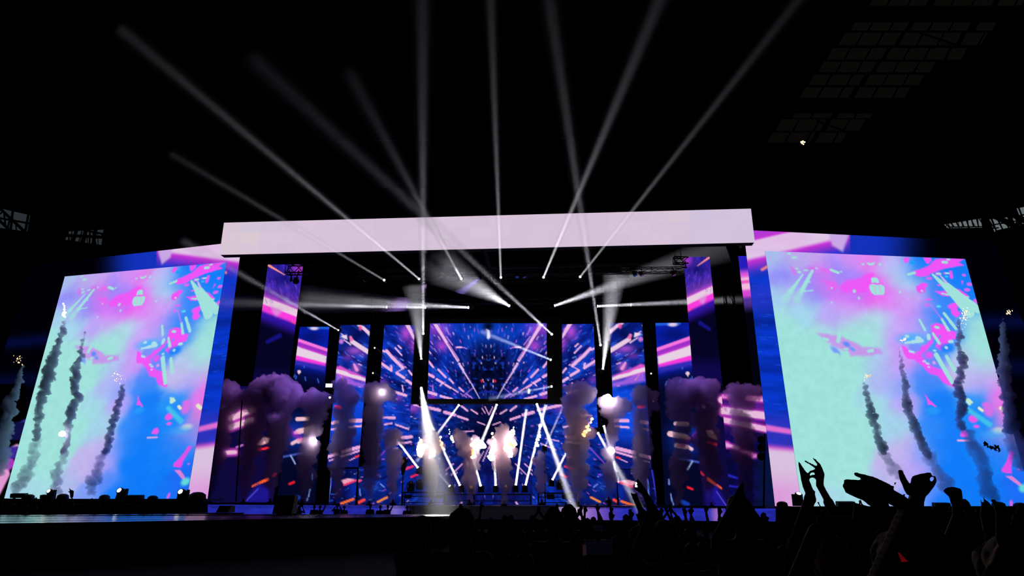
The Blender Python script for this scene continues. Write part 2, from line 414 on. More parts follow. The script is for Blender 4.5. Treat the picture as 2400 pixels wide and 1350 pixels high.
def picture_outer(x, y):
    """large picture behind the side screens, mirrored left and right (right-hand coordinates)"""
    p = Paint(x, y, (8, 56, 205))
    n = fbm(p.x / 60, p.y / 14, 70); n2 = fbm(p.x / 30 + 9, p.y / 30, 77)
    p.c *= (0.72 + 0.5 * n)[:, None]
    p.mix(sstep(2020, 2180, p.x + 0.25 * (p.y - 560)), (0, 0, 6))
    p.mix(sstep(1960, 1990, p.x) * (1 - sstep(2000, 2210, p.x)) * (1 - sstep(600, 660, p.y)), (20, 50, 190))
    # upper diagonal bands
    v = p.y + 0.235 * (p.x - 1768)            # height above the band's own slope
    p.mix(sstep(660, 600, v) * (p.x < 1992) * 0.95, (150, 50, 205))
    p.mix((1 - sstep(590, 640, v)) * (1 - sstep(1975, 1995, p.x)), (230, 52, 222))
    p.mix((1 - sstep(600, 612, v)) * sstep(560, 566, v) * (1 - sstep(1960, 1990, p.x)) * (0.86 + 0.14 * n), (228, 208, 236))
    p.mix((1 - sstep(556, 566, v)) * (0.5 + 0.5 * n2), (170, 60, 215))
    p.poly([(1940, 540), (1992, 545), (1975, 590), (1950, 575)], (205, 170, 235), 5)
    p.line((1786, 632), (1800, 624), 5, (240, 130, 140), soft=3)
    p.mix(sstep(640, 690, p.y) * (1 - sstep(700, 760, p.y)) * (p.x < 1990) * 0.5, (60, 50, 190))
    p.mix(np.exp(-((p.y - 755) / 18) ** 2) * 0.45 + np.exp(-((p.y - 860) / 22) ** 2) * 0.35, (6, 20, 110))
    for k in range(26):
        rx = 1768 + 130 * random.random(); ry = 690 + 290 * random.random()
        p.line((rx, ry), (rx + 14, ry + 2 * random.random()), 1.2, (30, 90, 230), soft=1.6, op=0.6)
    # lower pink bands
    p.mix(sstep(950, 1000, p.y) * 0.6, (70, 50, 190))
    p.line((1780, 1000), (1880, 1016), 12, (228, 110, 214), 9, 5)
    u = p.y - 0.10 * (p.x - 1810)
    p.mix(sstep(1036, 1052, u), (205, 80, 205)); p.mix(sstep(1044, 1060, u), (222, 196, 228))
    g = sstep(1085, 1170, u) * (0.55 + 0.5 * (n2 - 0.3))
    p.mix(np.clip(g, 0, 1), (226, 140, 224))
    p.mix(sstep(2035, 2095, p.x) * sstep(850, 1000, p.y), (1, 1, 9))
    return p.out(0.95)

def picture_outer_left(x, y):
    f = homography(OUT_L, OUT_R)
    X, Y = f(np.asarray(x, float), np.asarray(y, float))
    c = picture_outer(X, Y)
    q = Paint(x, y)
    q.mix(sstep(60, 95, q.y * 0 + q.x) * 0, (0, 0, 0))
    q.c[:] = 0
    for a, b, w, col in [((-10, 1076), (40, 1048), 12, (215, 165, 205)), ((-30, 1066), (40, 1060), 26, (60, 40, 150)), ((-10, 1110), (24, 1086), 22, (170, 50, 190)), ((-10, 1150), (10, 1110), 24, (225, 150, 210)), ((30, 1000), (60, 985), 2, (60, 70, 200)), ((-30, 1010), (60, 1010), 40, (14, 16, 70))]:
        q.line(a, b, w, col, soft=4)
    left = (q.x < 62) & (q.y > 900)
    c = np.where(left[:, None], lin(np.clip(q.c, 0, 255)), c)
    return c

CX, CY = 1146.0, 1003.0
def radial_base(p, seed):
    dx = p.x - CX; dy = p.y - CY
    r = np.hypot(dx, dy) + 1e-6; th = np.arctan2(dy, np.abs(dx))
    n1 = fbm(th * 9 + 3, np.log(r + 20) * 5, seed); n2 = fbm(p.x / 24 + 40, p.y / 24, seed + 9); n3 = fbm(th * 34, np.log(r + 20) * 9, seed + 17)
    t = np.clip(0.18 + 1.1 * (n1 - 0.35) + 0.6 * (n2 - 0.4), 0, 1)
    p.c = (1 - t)[:, None] * np.array((6, 16, 92.0)) + t[:, None] * np.array((14, 74, 246.0))
    p.mix(np.clip((n3 - 0.60) * 3.0, 0, 0.35), (60, 120, 255))
    p.mix(np.clip((0.40 - n3) * 4.0, 0, 0.7), (4, 8, 60))
    return r, th

def dashes(p, n, seed, rmin, rmax, long=1.0):
    """short bright chips flying out of the tunnel's centre"""
    rnd = random.Random(seed); org = p.org; p.org = (0.0, 0.0, 1.0)
    xa, xb = p.x.min(), p.x.max(); ya, yb = p.y.min(), p.y.max()
    for k in range(n):
        x0 = rnd.uniform(xa, xb); y0 = rnd.uniform(ya, yb)
        dx, dy = x0 - CX, y0 - CY; r = math.hypot(dx, dy)
        kind = rnd.random(); l = rnd.uniform(2, 9) * long * (0.4 + r / 260); j = rnd.uniform(-0.25, 0.25); w = rnd.uniform(0.8, 2.0)
        if r < rmin or r > rmax: continue
        a = math.atan2(dy, dx) + j * (2 if kind < 0.5 else 0.3)
        col = (50, 108, 255) if kind < 0.42 else (110, 150, 255) if kind < 0.55 else (196, 90, 230) if kind < 0.8 else (238, 190, 238)
        p.line((x0, y0), (x0 + l * math.cos(a), y0 + l * math.sin(a)), w, col, soft=1.2, op=rnd.uniform(0.5, 1))
    p.org = org

def picture_main(x, y):
    p = Paint(np.where(x > CX - 1.5, 2 * (CX - 1.5) - x, x), y)
    r, th = radial_base(p, 100)
    z = p.frame
    z(880, 740, 6.136)
    p.glow((1560, 270), 330, 170, (12, 96, 255), 0.85); p.glow((1620, 620), 330, 330, (4, 10, 56), 0.9); p.glow((1610, 900), 230, 260, (3, 5, 28), 0.85)
    p.glow((1620, 150), 70, 60, (2, 3, 20), 0.9); p.glow((1440, 930), 80, 200, (3, 6, 40), 0.7); p.glow((1180, 850), 60, 50, (4, 6, 45), 0.8); p.glow((1400, 740), 60, 60, (3, 5, 36), 0.8)
    p.glow((940, 200), 130, 110, (196, 70, 226), 0.7); p.glow((960, 430), 100, 90, (216, 74, 220), 0.75); p.glow((800, 1180), 90, 60, (190, 60, 200), 0.6); p.glow((820, 200), 60, 120, (180, 70, 220), 0.5)
    dashes(p, 130, 5, 40, 400, 0.8)
    for k in range(34):     # dark facets around the middle
        rr = random.Random(900 + k)
        p.ell((1617 - rr.uniform(0, 210), rr.uniform(560, 1100)), rr.uniform(10, 36), rr.uniform(8, 26), (3, 5, 26) if k % 3 else (24, 60, 200), 0.5, 0.8)
    p.poly([(830, 120), (890, 120), (1000, 310), (1210, 640), (1180, 672), (1060, 480)], (242, 188, 236), 1.1)
    p.line((1040, 390), (1185, 630), 8, (150, 60, 190), soft=0.8)
    p.line((1205, 690), (1212, 700), 34, (232, 180, 240), soft=1); p.line((1225, 725), (1375, 965), 34, (230, 190, 240), 20, 1); p.line((1280, 790), (1390, 975), 10, (60, 40, 150), 8, 0.8); p.line((1385, 985), (1500, 1195), 16, (210, 190, 250), 6, 0.9)
    for q in [((765, 655), (830, 740), 28), ((905, 775), (1010, 885), 26), ((1060, 905), (1120, 970), 20), ((750, 835), (835, 880), 36), ((880, 915), (975, 970), 30), ((1005, 992), (1085, 1040), 28), ((1110, 1050), (1185, 1100), 16), ((1205, 1035), (1265, 1088), 20), ((1310, 1120), (1400, 1195), 9), ((745, 1095), (870, 1132), 38), ((935, 1155), (1100, 1200), 30), ((1225, 1120), (1310, 1172), 8), ((1015, 165), (1060, 270), 11), ((1020, 300), (1110, 420), 12), ((1165, 455), (1240, 452), 18), ((1240, 452), (1310, 470), 10), ((820, 1000), (830, 1080), 12), ((1250, 1160), (1400, 1040), 6), ((770, 510), (795, 545), 16), ((970, 960), (930, 1010), 16)]:
        p.line(q[0], q[1], q[2], (242, 176, 232) if q[2] > 14 else (200, 130, 236), soft=1.0)
    p.ell((1528, 938), 17, 20, (235, 30, 60), 0.4); p.line((1548, 915), (1555, 960), 8, (230, 200, 235), soft=0.8); p.line((1555, 1000), (1560, 1040), 8, (220, 190, 235), soft=0.8)
    for q in [(1538, 600), (1520, 682)]: p.ell(q, 7, 18, (215, 200, 250), 0.4)
    p.line((1500, 1110), (1600, 1080), 12, (30, 40, 170), soft=2)
    return p.out(0.97)

def picture_p3(x, y):
    p = Paint(x, y); radial_base(p, 130); z = p.frame
    z(880, 740, 6.136)
    p.glow((440, 250), 90, 120, (206, 80, 226), 0.85); p.glow((540, 420), 60, 110, (190, 70, 226), 0.7); p.glow((100, 960), 70, 60, (150, 60, 190), 0.7); p.glow((340, 1180), 60, 60, (180, 70, 190), 0.6); p.glow((220, 240), 90, 60, (10, 30, 150), 0.6)
    dashes(p, 110, 9, 30, 400, 0.7)
    p.poly([(425, 130), (492, 130), (560, 290), (556, 362)], (242, 190, 236), 1)
    p.line((200, 480), (340, 590), 60, (20, 20, 110), 20, 3, 0.7)
    for q in [((160, 505), (240, 600), 42), ((240, 600), (395, 750), 44), ((85, 685), (228, 785), 36), ((288, 465), (376, 566), 20), ((310, 828), (410, 892), 36), ((480, 790), (525, 852), 24), ((450, 930), (516, 976), 36), ((300, 1102), (440, 1148), 36), ((385, 1000), (400, 1090), 16), ((290, 820), (385, 768), 10), ((225, 720), (232, 780), 24), ((330, 430), (370, 470), 20), ((100, 500), (140, 520), 26)]:
        p.line(q[0], q[1], q[2], (242, 180, 232), soft=1.0)
    z(480, 850, 3.375)
    for q in [((1410, 435), (1480, 430), 10), ((1420, 490), (1480, 480), 10), ((1510, 490), (1610, 525), 12), ((1560, 590), (1640, 590), 20), ((1450, 435), (1500, 436), 20)]:
        p.line(q[0], q[1], q[2], (236, 170, 220), soft=1.2)
    return p.out(0.97)

def picture_p2(x, y):
    p = Paint(x, y); radial_base(p, 160); z = p.frame
    z(680, 740, 6.136)
    p.glow((980, 270), 150, 80, (6, 14, 80), 0.8); p.glow((1060, 330), 70, 60, (12, 30, 140), 0.6)
    p.glow((930, 500), 120, 60, (196, 90, 220), 0.8); p.glow((830, 600), 90, 50, (150, 60, 190), 0.6); p.glow((950, 760), 70, 70, (230, 110, 226), 0.7); p.glow((1040, 560), 70, 40, (150, 70, 210), 0.5)
    dashes(p, 90, 12, 60, 600, 0.8)
    p.poly([(1000, 128), (1060, 150), (1150, 232), (1145, 300), (1050, 205), (950, 135)], (240, 200, 232), 1.2)
    p.ell((1010, 180), 22, 34, (250, 80, 160), 0.5, 0.9)
    p.line((890, 370), (1120, 520), 58, (238, 206, 232), 62, 1.2); p.line((870, 310), (880, 345), 36, (240, 120, 170), 40, 2)
    p.poly([(718, 290), (815, 272), (826, 345), (780, 330)], WHT, 1.2); p.line((770, 345), (870, 415), 12, (225, 190, 230), 20, 1); p.ell((735, 370), 32, 36, (200, 120, 220), 0.5)
    p.poly([(660, 800), (800, 860), (940, 940), (1085, 980), (1085, 1040), (900, 1010), (655, 960)], (176, 100, 232), 5, 0.9, 1)
    p.poly([(660, 735), (720, 715), (800, 760), (960, 830), (1085, 880), (1085, 960), (900, 905), (655, 835)], (246, 90, 214), 3, 0.9)
    p.poly([(662, 765), (800, 800), (870, 840), (1000, 868), (1085, 905), (1085, 945), (900, 895), (655, 820)], WHT, 1.4)
    p.line((735, 870), (785, 945), 5, (236, 170, 150), soft=0.8); p.line((920, 700), (960, 780), 24, (240, 150, 220), 40, 2)
    p.mix(sstep(906, 925, p.y) * 0.75, (12, 82, 242))
    p.mix(sstep(1000, 1060, p.y) * 0.8, (10, 14, 90))
    z(480, 850, 3.375)
    for q in [((1148, 460), (1240, 458), 26), ((1010, 478), (1050, 468), 26), ((1000, 530), (1040, 520), 12), ((1140, 512), (1240, 500), 14), ((1090, 705), (1225, 668), 26), ((1080, 742), (1225, 696), 14), ((970, 745), (1045, 722), 24), ((985, 775), (1020, 765), 10), ((1140, 775), (1225, 735), 6)]:
        p.line(q[0], q[1], q[2], (238, 170, 226), soft=1.2)
    p.line((1190, 745), (1225, 735), 12, (250, 50, 60), soft=1); p.line((1040, 350), (1070, 355), 26, (255, 60, 130), soft=2)
    return p.out(0.97)

def picture_p1(x, y):
    p = Paint(x, y, (8, 30, 170)); z = p.frame
    n = fbm(p.x / 40, p.y / 12, 200); p.c *= (0.75 + 0.5 * n)[:, None]
    z(680, 740, 6.136)
    p.glow((330, 290), 180, 90, (5, 16, 100), 0.7); p.line((270, 160), (560, 175), 44, (40, 110, 230), 30, 3, 0.8); p.ell((345, 182), 60, 25, (225, 205, 235), 0.5)
    p.poly([(100, 330), (535, 490), (525, 600), (80, 470)], (236, 60, 226), 2); p.poly([(110, 375), (530, 515), (525, 560), (95, 425)], (90, 40, 180), 8, 0.7)
    p.line((105, 345), (545, 497), 38, (252, 120, 226), soft=1.4)
    p.poly([(70, 540), (525, 640), (505, 730), (70, 640)], HOT, 3); p.poly([(95, 432), (150, 460), (525, 583), (512, 682), (70, 565)], WHT, 1.6)
    p.poly([(60, 640), (505, 730), (495, 800), (60, 700)], (60, 50, 190), 6, 0.9)
    v = p.y - 0.14 * (p.x - 700)
    p.mix(sstep(852, 880, v), (6, 12, 70)); p.mix(sstep(880, 905, v) * 0.8, (3, 5, 30))
    p.ell((130, 805), 26, 24, (240, 200, 220), 0.25); p.line((125, 825), (125, 845), 18, (240, 200, 220), 4, 1)
    for q in [((70, 850), (60, 880)), ((90, 870), (80, 910)), ((215, 880), (222, 930)), ((395, 910), (410, 960)), ((200, 730), (204, 745))]:
        p.line(q[0], q[1], 10, (60, 110, 220), soft=1.4)
    z(480, 850, 3.375)
    p.glow((720, 560), 140, 130, (20, 60, 200), 0.8)
    for q in [((732, 447), (815, 443), 30), ((715, 555), (760, 530), 24), ((740, 545), (855, 520), 40), ((690, 640), (740, 612), 24), ((740, 620), (800, 610), 36)]:
        p.line(q[0], q[1], q[2], (244, 190, 206), soft=1.5)
    p.line((640, 520), (760, 600), 30, (220, 40, 190), 30, 8, 0.5); p.line((620, 745), (770, 715), 10, (70, 90, 200), soft=3); p.line((680, 735), (715, 800), 8, (160, 180, 230), soft=2)
    p.line((670, 960), (705, 945), 16, (240, 30, 50), soft=1.5); p.line((700, 1085), (740, 1065), 30, (20, 60, 170), soft=3)
    for q in [((850, 880), (848, 920)), ((832, 1000), (820, 1060)), ((812, 1070), (808, 1090))]: p.line(q[0], q[1], 8, (120, 150, 230), soft=1.2)
    return p.out(0.95)

def picture_wing(x, y):
    p = Paint(x, y, (50, 34, 168)); z = p.frame
    z(600, 600, 4.5)
    n = fbm(p.x / 12 + p.y / 40, p.y / 22 - p.x / 12, 230); p.c *= (0.55 + 0.8 * n)[:, None]
    p.glow((300, 240), 160, 60, (16, 16, 110), 0.8); p.glow((460, 130), 90, 70, (190, 60, 190), 0.8)
    v = p.y - (600 + (470 + 0.38 * (4.5 * (p.x - 600) - 95)) / 4.5)
    p.mix(np.exp(-np.clip(-v - 4, 0, 99) / 16) * sstep(26, 4, v), (226, 92, 220)); p.mix(1 - sstep(14, 26, np.abs(v - 12)), HOT)
    p.mix(1 - sstep(7, 11, np.abs(v - 1)), (238, 208, 230))
    p.poly([(150, 520), (280, 580), (205, 660)], (226, 150, 226), 5, 0.85)
    p.mix(sstep(22, 34, v), (52, 20, 168)); p.mix(sstep(34, 66, v), (5, 4, 36))
    p.line((135, 100), (300, 198), 24, (255, 150, 140), 6, 1.0)
    for k in range(40):
        rr = random.Random(300 + k); a = (rr.uniform(90, 480), rr.uniform(230, 470)); p.line(a, (a[0] + 14, a[1] + 40), 4, (150, 80, 210), 2, 1.4, 0.5)
    p.line((380, 690), (430, 725), 16, (255, 70, 140), 4, 1.2)
    p.line((120, 905), (250, 840), 30, (24, 22, 150), 40, 4, 0.8); p.mix(sstep(850, 900, p.y) * 0.6, (22, 12, 104))
    p.mix(sstep(905, 925, p.y), (14, 8, 60))
    z(480, 850, 3.375)
    for q in [((205, 440), (380, 372), 46), ((205, 510), (370, 452), 40), ((170, 712), (240, 708), 28)]:
        p.line(q[0], q[1], q[2] + 34, (205, 60, 190), soft=4, op=0.8); p.line(q[0], q[1], q[2], (240, 184, 216), soft=2)
    p.poly([(410, 650), (460, 590), (520, 595), (500, 635), (440, 655)], (240, 176, 190), 1.5); p.poly([(520, 430), (560, 400), (555, 440)], (240, 120, 190), 1.5)
    p.line((425, 687), (508, 674), 20, (250, 40, 60), 14, 1.2); p.line((375, 978), (498, 922), 12, (255, 90, 40), 24, 1.2); p.line((540, 895), (562, 880), 16, (230, 40, 60), soft=1.5)
    p.poly([(300, 1110), (420, 960), (520, 1000), (510, 1110)], (30, 22, 150), 8, 0.9); p.line((330, 1090), (420, 1000), 5, (90, 80, 230), soft=1.4); p.line((250, 670), (305, 650), 10, (200, 120, 210), soft=2)
    return p.out(0.95)

def picture_low(x, y):
    """floor-level picture across the back, mirrored about the middle"""
    p = Paint(np.where(x > CX, 2 * CX - x, x), y); r, th = radial_base(p, 260); z = p.frame
    p.c *= (0.35 + 0.75 * fbm(p.x / 40, p.y / 24, 610) + 0.15)[:, None]; p.mix(np.exp(-(r / 80) ** 2) * 0.85, (4, 4, 30)); p.mix(sstep(1075, 1085, p.y) * (p.x > 1044) * 0.5, (14, 10, 80))
    p.mix(sstep(150, 420, np.abs(p.x - CX)) * sstep(1040, 1100, p.y) * 0.75, (8, 8, 60))
    dashes(p, 150, 21, 26, 330, 0.7)
    z(900, 850, 3.375)
    p.glow((215, 360), 90, 40, (190, 80, 220), 0.8)
    for q in [((240, 330), (440, 376), 22), ((480, 392), (560, 414), 24), ((585, 425), (660, 450), 16), ((145, 592), (215, 586), 26), ((100, 640), (212, 628), 14), ((615, 345), (660, 380), 14), ((690, 372), (740, 405), 10), ((740, 470), (800, 492), 7), ((630, 546), (710, 540), 7), ((800, 350), (830, 412), 6), ((775, 360), (800, 400), 6), ((740, 590), (640, 620), 7), ((850, 790), (840, 930), 8), ((866, 790), (868, 930), 8), ((782, 780), (830, 668), 6), ((490, 852), (548, 800), 7), ((530, 890), (620, 800), 7), ((760, 640), (650, 700), 5), ((790, 700), (740, 790), 5), ((300, 690), (420, 640), 8), ((280, 620), (380, 600), 8), ((600, 1130), (615, 1105), 12), ((700, 540), (640, 548), 6)]:
        p.line(q[0], q[1], q[2], (240, 172, 230), soft=1.1)
    p.line((215, 905), (262, 883), 14, (250, 40, 90), soft=1.2); p.line((172, 842), (228, 820), 16, (250, 50, 120), soft=1.2); p.line((0, 1075), (25, 1065), 12, (255, 110, 50), soft=1.2); p.ell((205, 745), 10, 8, (235, 60, 170), 0.4)
    z(480, 850, 3.375)
    p.poly([(1120, 935), (1180, 920), (1240, 930), (1150, 965)], (244, 170, 190), 1.4); p.line((1140, 965), (1238, 932), 12, (250, 70, 130), soft=1.2)
    p.line((1368, 1102), (1440, 1066), 14, (255, 140, 60), soft=1.3); p.line((1220, 1105), (1260, 1085), 20, (255, 70, 60), soft=1.5)
    for q in [((1225, 1000), (1230, 1050)), ((1120, 1050), (1122, 1100)), ((1080, 1060), (1072, 1090)), ((1390, 960), (1420, 985))]: p.line(q[0], q[1], 7, (120, 150, 250), soft=1.2)
    p.line((1330, 800), (1500, 620), 6, (150, 70, 210), soft=1.6)
    return p.out(0.92)

def picture_fascia(x, y):
    p = Paint(x, y, (214, 194, 216))
    bx = np.floor((p.x - 520) / 46.0); by = np.floor((p.y + 0.0245 * (p.x - 520) - 520) / 19.0)
    h = hash2(bx, by, 4)
    p.c *= (1 + 0.022 * (h - 0.5))[:, None]
    t = sstep(1560, 1640, p.x); p.mix(t * 0.6, (207, 194, 222)); p.mix((1 - sstep(560, 640, p.x)) * 0.6, (217, 200, 212))
    for a, b, c_, d, col in [(552, 640, 522, 546, (206, 196, 220)), (560, 594, 546, 575, (222, 204, 208)), (1596, 1670, 492, 520, (205, 193, 222)), (1652, 1674, 495, 508, (220, 204, 206)), (1590, 1625, 494, 516, (220, 202, 212))]:
        p.poly([(a, c_), (b, c_), (b, d), (a, d)], col, 1.5, 0.45)
    return p.out(1.0)

def picture_riser(x, y):
    p = Paint(x, y, (40, 48, 190)); n = fbm(p.x / 26, p.y / 6, 300)
    p.c *= (0.7 + 0.5 * n)[:, None]
    p.mix(np.exp(-((p.x - 1345) / 55) ** 2), (226, 190, 226)); p.mix(np.exp(-((p.x - 925) / 26) ** 2) * 0.7, (170, 140, 226)); p.mix(np.exp(-((p.x - 1680) / 14) ** 2) * 0.7, (215, 140, 220)); p.mix(np.exp(-((p.x - 1400) / 40) ** 2) * 0.6, (150, 90, 220))
    return p.out(0.8)

def mirrored(pic, quad_right, quad_left):
    """right-hand panel showing the left-hand picture mirrored"""
    l = quad_left
    f = homography(quad_right, [l[1], l[0], l[3], l[2]])
    def g(x, y):
        X, Y = f(np.asarray(x, float), np.asarray(y, float)); return pic(X, Y)
    return g
# ---------------------------------------------------------------- screens
def grid_display(name, q, plane, pic, step, parent, mat=M_DISP):
    """q: pixel corners TL TR BR BL on the plane; a fine grid whose colour attribute is the picture"""
    c = [np.array(plane.hit(*p)) for p in q]
    wpx = max(math.dist(q[0], q[1]), math.dist(q[3], q[2])); hpx = max(math.dist(q[0], q[3]), math.dist(q[1], q[2]))
    nx = max(2, int(wpx / step)); ny = max(2, int(hpx / step))
    s, t = np.meshgrid(np.linspace(0, 1, nx + 1), np.linspace(0, 1, ny + 1))
    s = s.ravel()[:, None]; t = t.ravel()[:, None]
    P = (c[0] * (1 - s) + c[1] * s) * (1 - t) + (c[3] * (1 - s) + c[2] * s) * t
    px, py = proj(P)
    colr = pic(px, py)
    i, j = np.meshgrid(np.arange(nx), np.arange(ny)); a = (j * (nx + 1) + i).ravel()
    quads = np.stack([a, a + nx + 1, a + nx + 2, a + 1], 1)
    me = bpy.data.meshes.new(name)
    me.vertices.add(len(P)); me.vertices.foreach_set('co', P.ravel())
    me.loops.add(quads.size); me.loops.foreach_set('vertex_index', quads.ravel().astype(np.int32))
    me.polygons.add(len(quads)); me.polygons.foreach_set('loop_start', np.arange(0, quads.size, 4, dtype=np.int32))
    me.update(calc_edges=True)
    at_ = me.color_attributes.new('picture', 'FLOAT_COLOR', 'POINT')
    at_.data.foreach_set('color', np.concatenate([colr, np.ones((len(P), 1))], 1).ravel().astype(np.float32))
    return link(name, me, mat, parent)

def screen(name, label, q, plane, pic, step=2.4, deep=0.35, rim=0.0, group=None):
    base = (plane.hit(*q[3]) + plane.hit(*q[2])) / 2
    root = empty(name, base, label, 'screen', group)
    grid_display('display', q, plane, pic, step, root)
    cs = [plane.hit(*p) for p in q]
    mid = sum(cs, Vector()) / 4
    f = [c + (c - mid).normalized() * rim - plane.n * 0.02 for c in cs]
    bk = [c + (mid - c).normalized() * min(1.2, 3 * deep) - plane.n * deep for c in cs]
    bm = bmesh.new(); bm_prism(bm, f, bk)
    from_bm('casing', bm, M_CASE, root)
    # rear braces carrying the wall of modules
    bm = bmesh.new()
    for k in range(3):
        t = (k + 0.5) / 3
        a = bk[0].lerp(bk[1], t) - plane.n * 0.05; b = bk[3].lerp(bk[2], t) - plane.n * 0.05
        bm_rod(bm, a, b, 0.06, seg=6)
    br = from_bm('rear_brace', bm, M_STEEL, root)
    br['kind'] = 'stuff'
    return root

KS = -0.07
STAGE = lambda Y: Plane(1146, Y, KS)
P_FASCIA = STAGE(44.0)
P_FRONT = STAGE(46.0)
P_OUTL = Plane(565, P_FASCIA.hit(565, 900).y + 1.2, -0.22)
P_OUTR = Plane(1745, P_FASCIA.hit(1745, 900).y + 1.2, 0.11)
P_SIDEL = P_OUTL.shift(-1.6)
P_SIDER = P_OUTR.shift(-1.6)

# ---------------------------------------------------------------- setting
def slab(name, x0, x1, y0, y1, z0, z1, mat):
    bm = bmesh.new(); bm_box(bm, ((x0 + x1) / 2, (y0 + y1) / 2, (z0 + z1) / 2), (x1 - x0, y1 - y0, z1 - z0))
    return tag(from_bm(name, bm, mat), kind='structure')
M_FLOOR = mat_plain('arena_floor', (0.008, 0.008, 0.009), 0.9, scale=0.6, spec=0.05)
M_WALL = mat_plain('stadium_shell', (0.004, 0.004, 0.005), 0.95, scale=0.3, spec=0.0)
slab('floor', -120, 120, -12, 100, -0.3, 0.0, M_FLOOR)
slab('ceiling', -120, 120, -12, 100, 52.0, 52.6, M_WALL)
slab('wall_back', -120, 120, 99.4, 100, 0, 52, M_WALL)
slab('wall_left', -120.6, -120, -12, 100, 0, 52, M_WALL)
slab('wall_right', 120, 120.6, -12, 100, 0, 52, M_WALL)
bm = bmesh.new()
pb = STAGE(61.0)
qb = [pb.hit(*p) for p in [(400, 480), (1900, 470), (1900, 1186), (400, 1186)]]
bm_prism(bm, qb, [p - pb.n * 0.3 for p in qb])
tag(from_bm('stage_backdrop', bm, M_BLACK), 'black drape closing the rear of the stage behind the tall screens', 'drape')

# stage deck with its lit front strip
deck_z = P_FRONT.hit(1146, 1186).z
root = empty('stage', P_FRONT.hit(1146, 1186), 'wide black stage platform with a blue lit strip along its front edge', 'stage')
fl, fr = P_FRONT.hit(452, 1179), P_FRONT.hit(1850, 1188)
bm = bmesh.new()
a = Vector((fl.x, fl.y, deck_z)); b = Vector((fr.x, fr.y, deck_z)); off = -P_FRONT.n * 16
bm_prism(bm, [a, b, b + off, a + off], [p - Vector((0, 0, 0.16)) for p in (a, b, b + off, a + off)])
M_DECK = mat_plain('stage_deck_black', (0.01, 0.01, 0.012), 0.35, scale=1.5, spec=0.4)
from_bm('deck', bm, M_DECK, root)
def riser_pic(x, y):
    c = picture_riser(x, y)
    d = (sstep(948, 962, x) * (1 - sstep(1296, 1312, x)))[:, None]
    return c * (1 - d) + d * lin(np.array((15, 13, 20.0)))
rq = [(487, 1182.5), (1818, 1191.5), (1818, 1222), (487, 1212)]
grid_display('front_strip', rq, P_FRONT, riser_pic, 3.0, root)
bm = bmesh.new()
c1 = [P_FRONT.hit(452, 1183), P_FRONT.hit(1850, 1192)]; c1 = [c1[0], c1[1], Vector((c1[1].x, c1[1].y, 0)), Vector((c1[0].x, c1[0].y, 0))]
c1 = [p - P_FRONT.n * 0.12 for p in c1]
bm_prism(bm, c1, [p - P_FRONT.n * 0.2 for p in c1]); from_bm('front_wall', bm, M_BLACK, root)

# runway thrust
def onz(px, py, z):
    d = ray(px, py); return CAM + d * ((z - CAM.z) / d.z)
RZ = 1.2
m = bpy.data.materials.new('runway_boards'); m.use_nodes = True
nt = m.node_tree; bs = nt.nodes['Principled BSDF']
tc = nt.nodes.new('ShaderNodeTexCoord'); mp = nt.nodes.new('ShaderNodeMapping'); mp.inputs['Scale'].default_value = (0.05, 1.2, 1); n = nt.nodes.new('ShaderNodeTexNoise'); n.inputs['Scale'].default_value = 2.0
nt.links.new(tc.outputs['Object'], mp.inputs[0]); nt.links.new(mp.outputs[0], n.inputs['Vector'])
mr = nt.nodes.new('ShaderNodeMapRange'); mr.inputs['To Min'].default_value = 0.08; mr.inputs['To Max'].default_value = 0.30
nt.links.new(n.outputs['Fac'], mr.inputs['Value']); nt.links.new(mr.outputs[0], bs.inputs['Roughness'])
bs.inputs['Base Color'].default_value = (0.02, 0.02, 0.024, 1); bs.inputs['Specular IOR Level'].default_value = 0.5
M_RUN = m
rw = [onz(-260, 1232, RZ), onz(300, 1223.5, RZ), onz(600, 1217.5, RZ), onz(900, 1213, RZ), onz(1050, 1210.5, RZ), onz(1074, 1208.5, RZ), onz(1078, 1206.3, RZ), onz(800, 1205.5, RZ), onz(400, 1205, RZ), onz(-260, 1209.5, RZ)]
root = empty('runway', (rw[2] + Vector((0, 0, -RZ))), 'low black runway running in from the side, glossy top reflecting the screens', 'runway')
bm = bmesh.new(); bm_prism(bm, [p - Vector((0, 0, 0.004)) for p in rw][::-1], [p - Vector((0, 0, 0.14)) for p in rw][::-1]); from_bm('platform', bm, M_CASE, root)
# deck boards laid along the runway, each a separate plank
front = rw[0:5]; back = [rw[9], rw[8], rw[8].lerp(rw[7], 0.5), rw[7], rw[6]]
NB = 12
def edge_pt(line, t):
    k = min(int(t * 4), 3); return line[k].lerp(line[k + 1], t * 4 - k)
for i in range(NB):
    t0, t1 = i / NB + 0.004, (i + 1) / NB - 0.004
    top = []; 
    for j in range(17): top.append(edge_pt(front, j / 16).lerp(edge_pt(back, j / 16), t0))
    for j in range(16, -1, -1): top.append(edge_pt(front, j / 16).lerp(edge_pt(back, j / 16), t1))
    dz = random.Random(i).uniform(0, 0.012)
    bm = bmesh.new(); bm_prism(bm, [p + Vector((0, 0, 0.004 + dz)) for p in top], [p - Vector((0, 0, 0.004)) for p in top])
    bmesh.ops.triangulate(bm, faces=[f for f in bm.faces if len(f.verts) > 4])
    from_bm('board', bm, M_RUN, root)
M_SKIRT = mat_plain('runway_skirt', (0.018, 0.019, 0.024), 0.9, scale=0.8, spec=0.05, noise=0.5)
bm = bmesh.new()
ed = rw[0:7]
prev = None
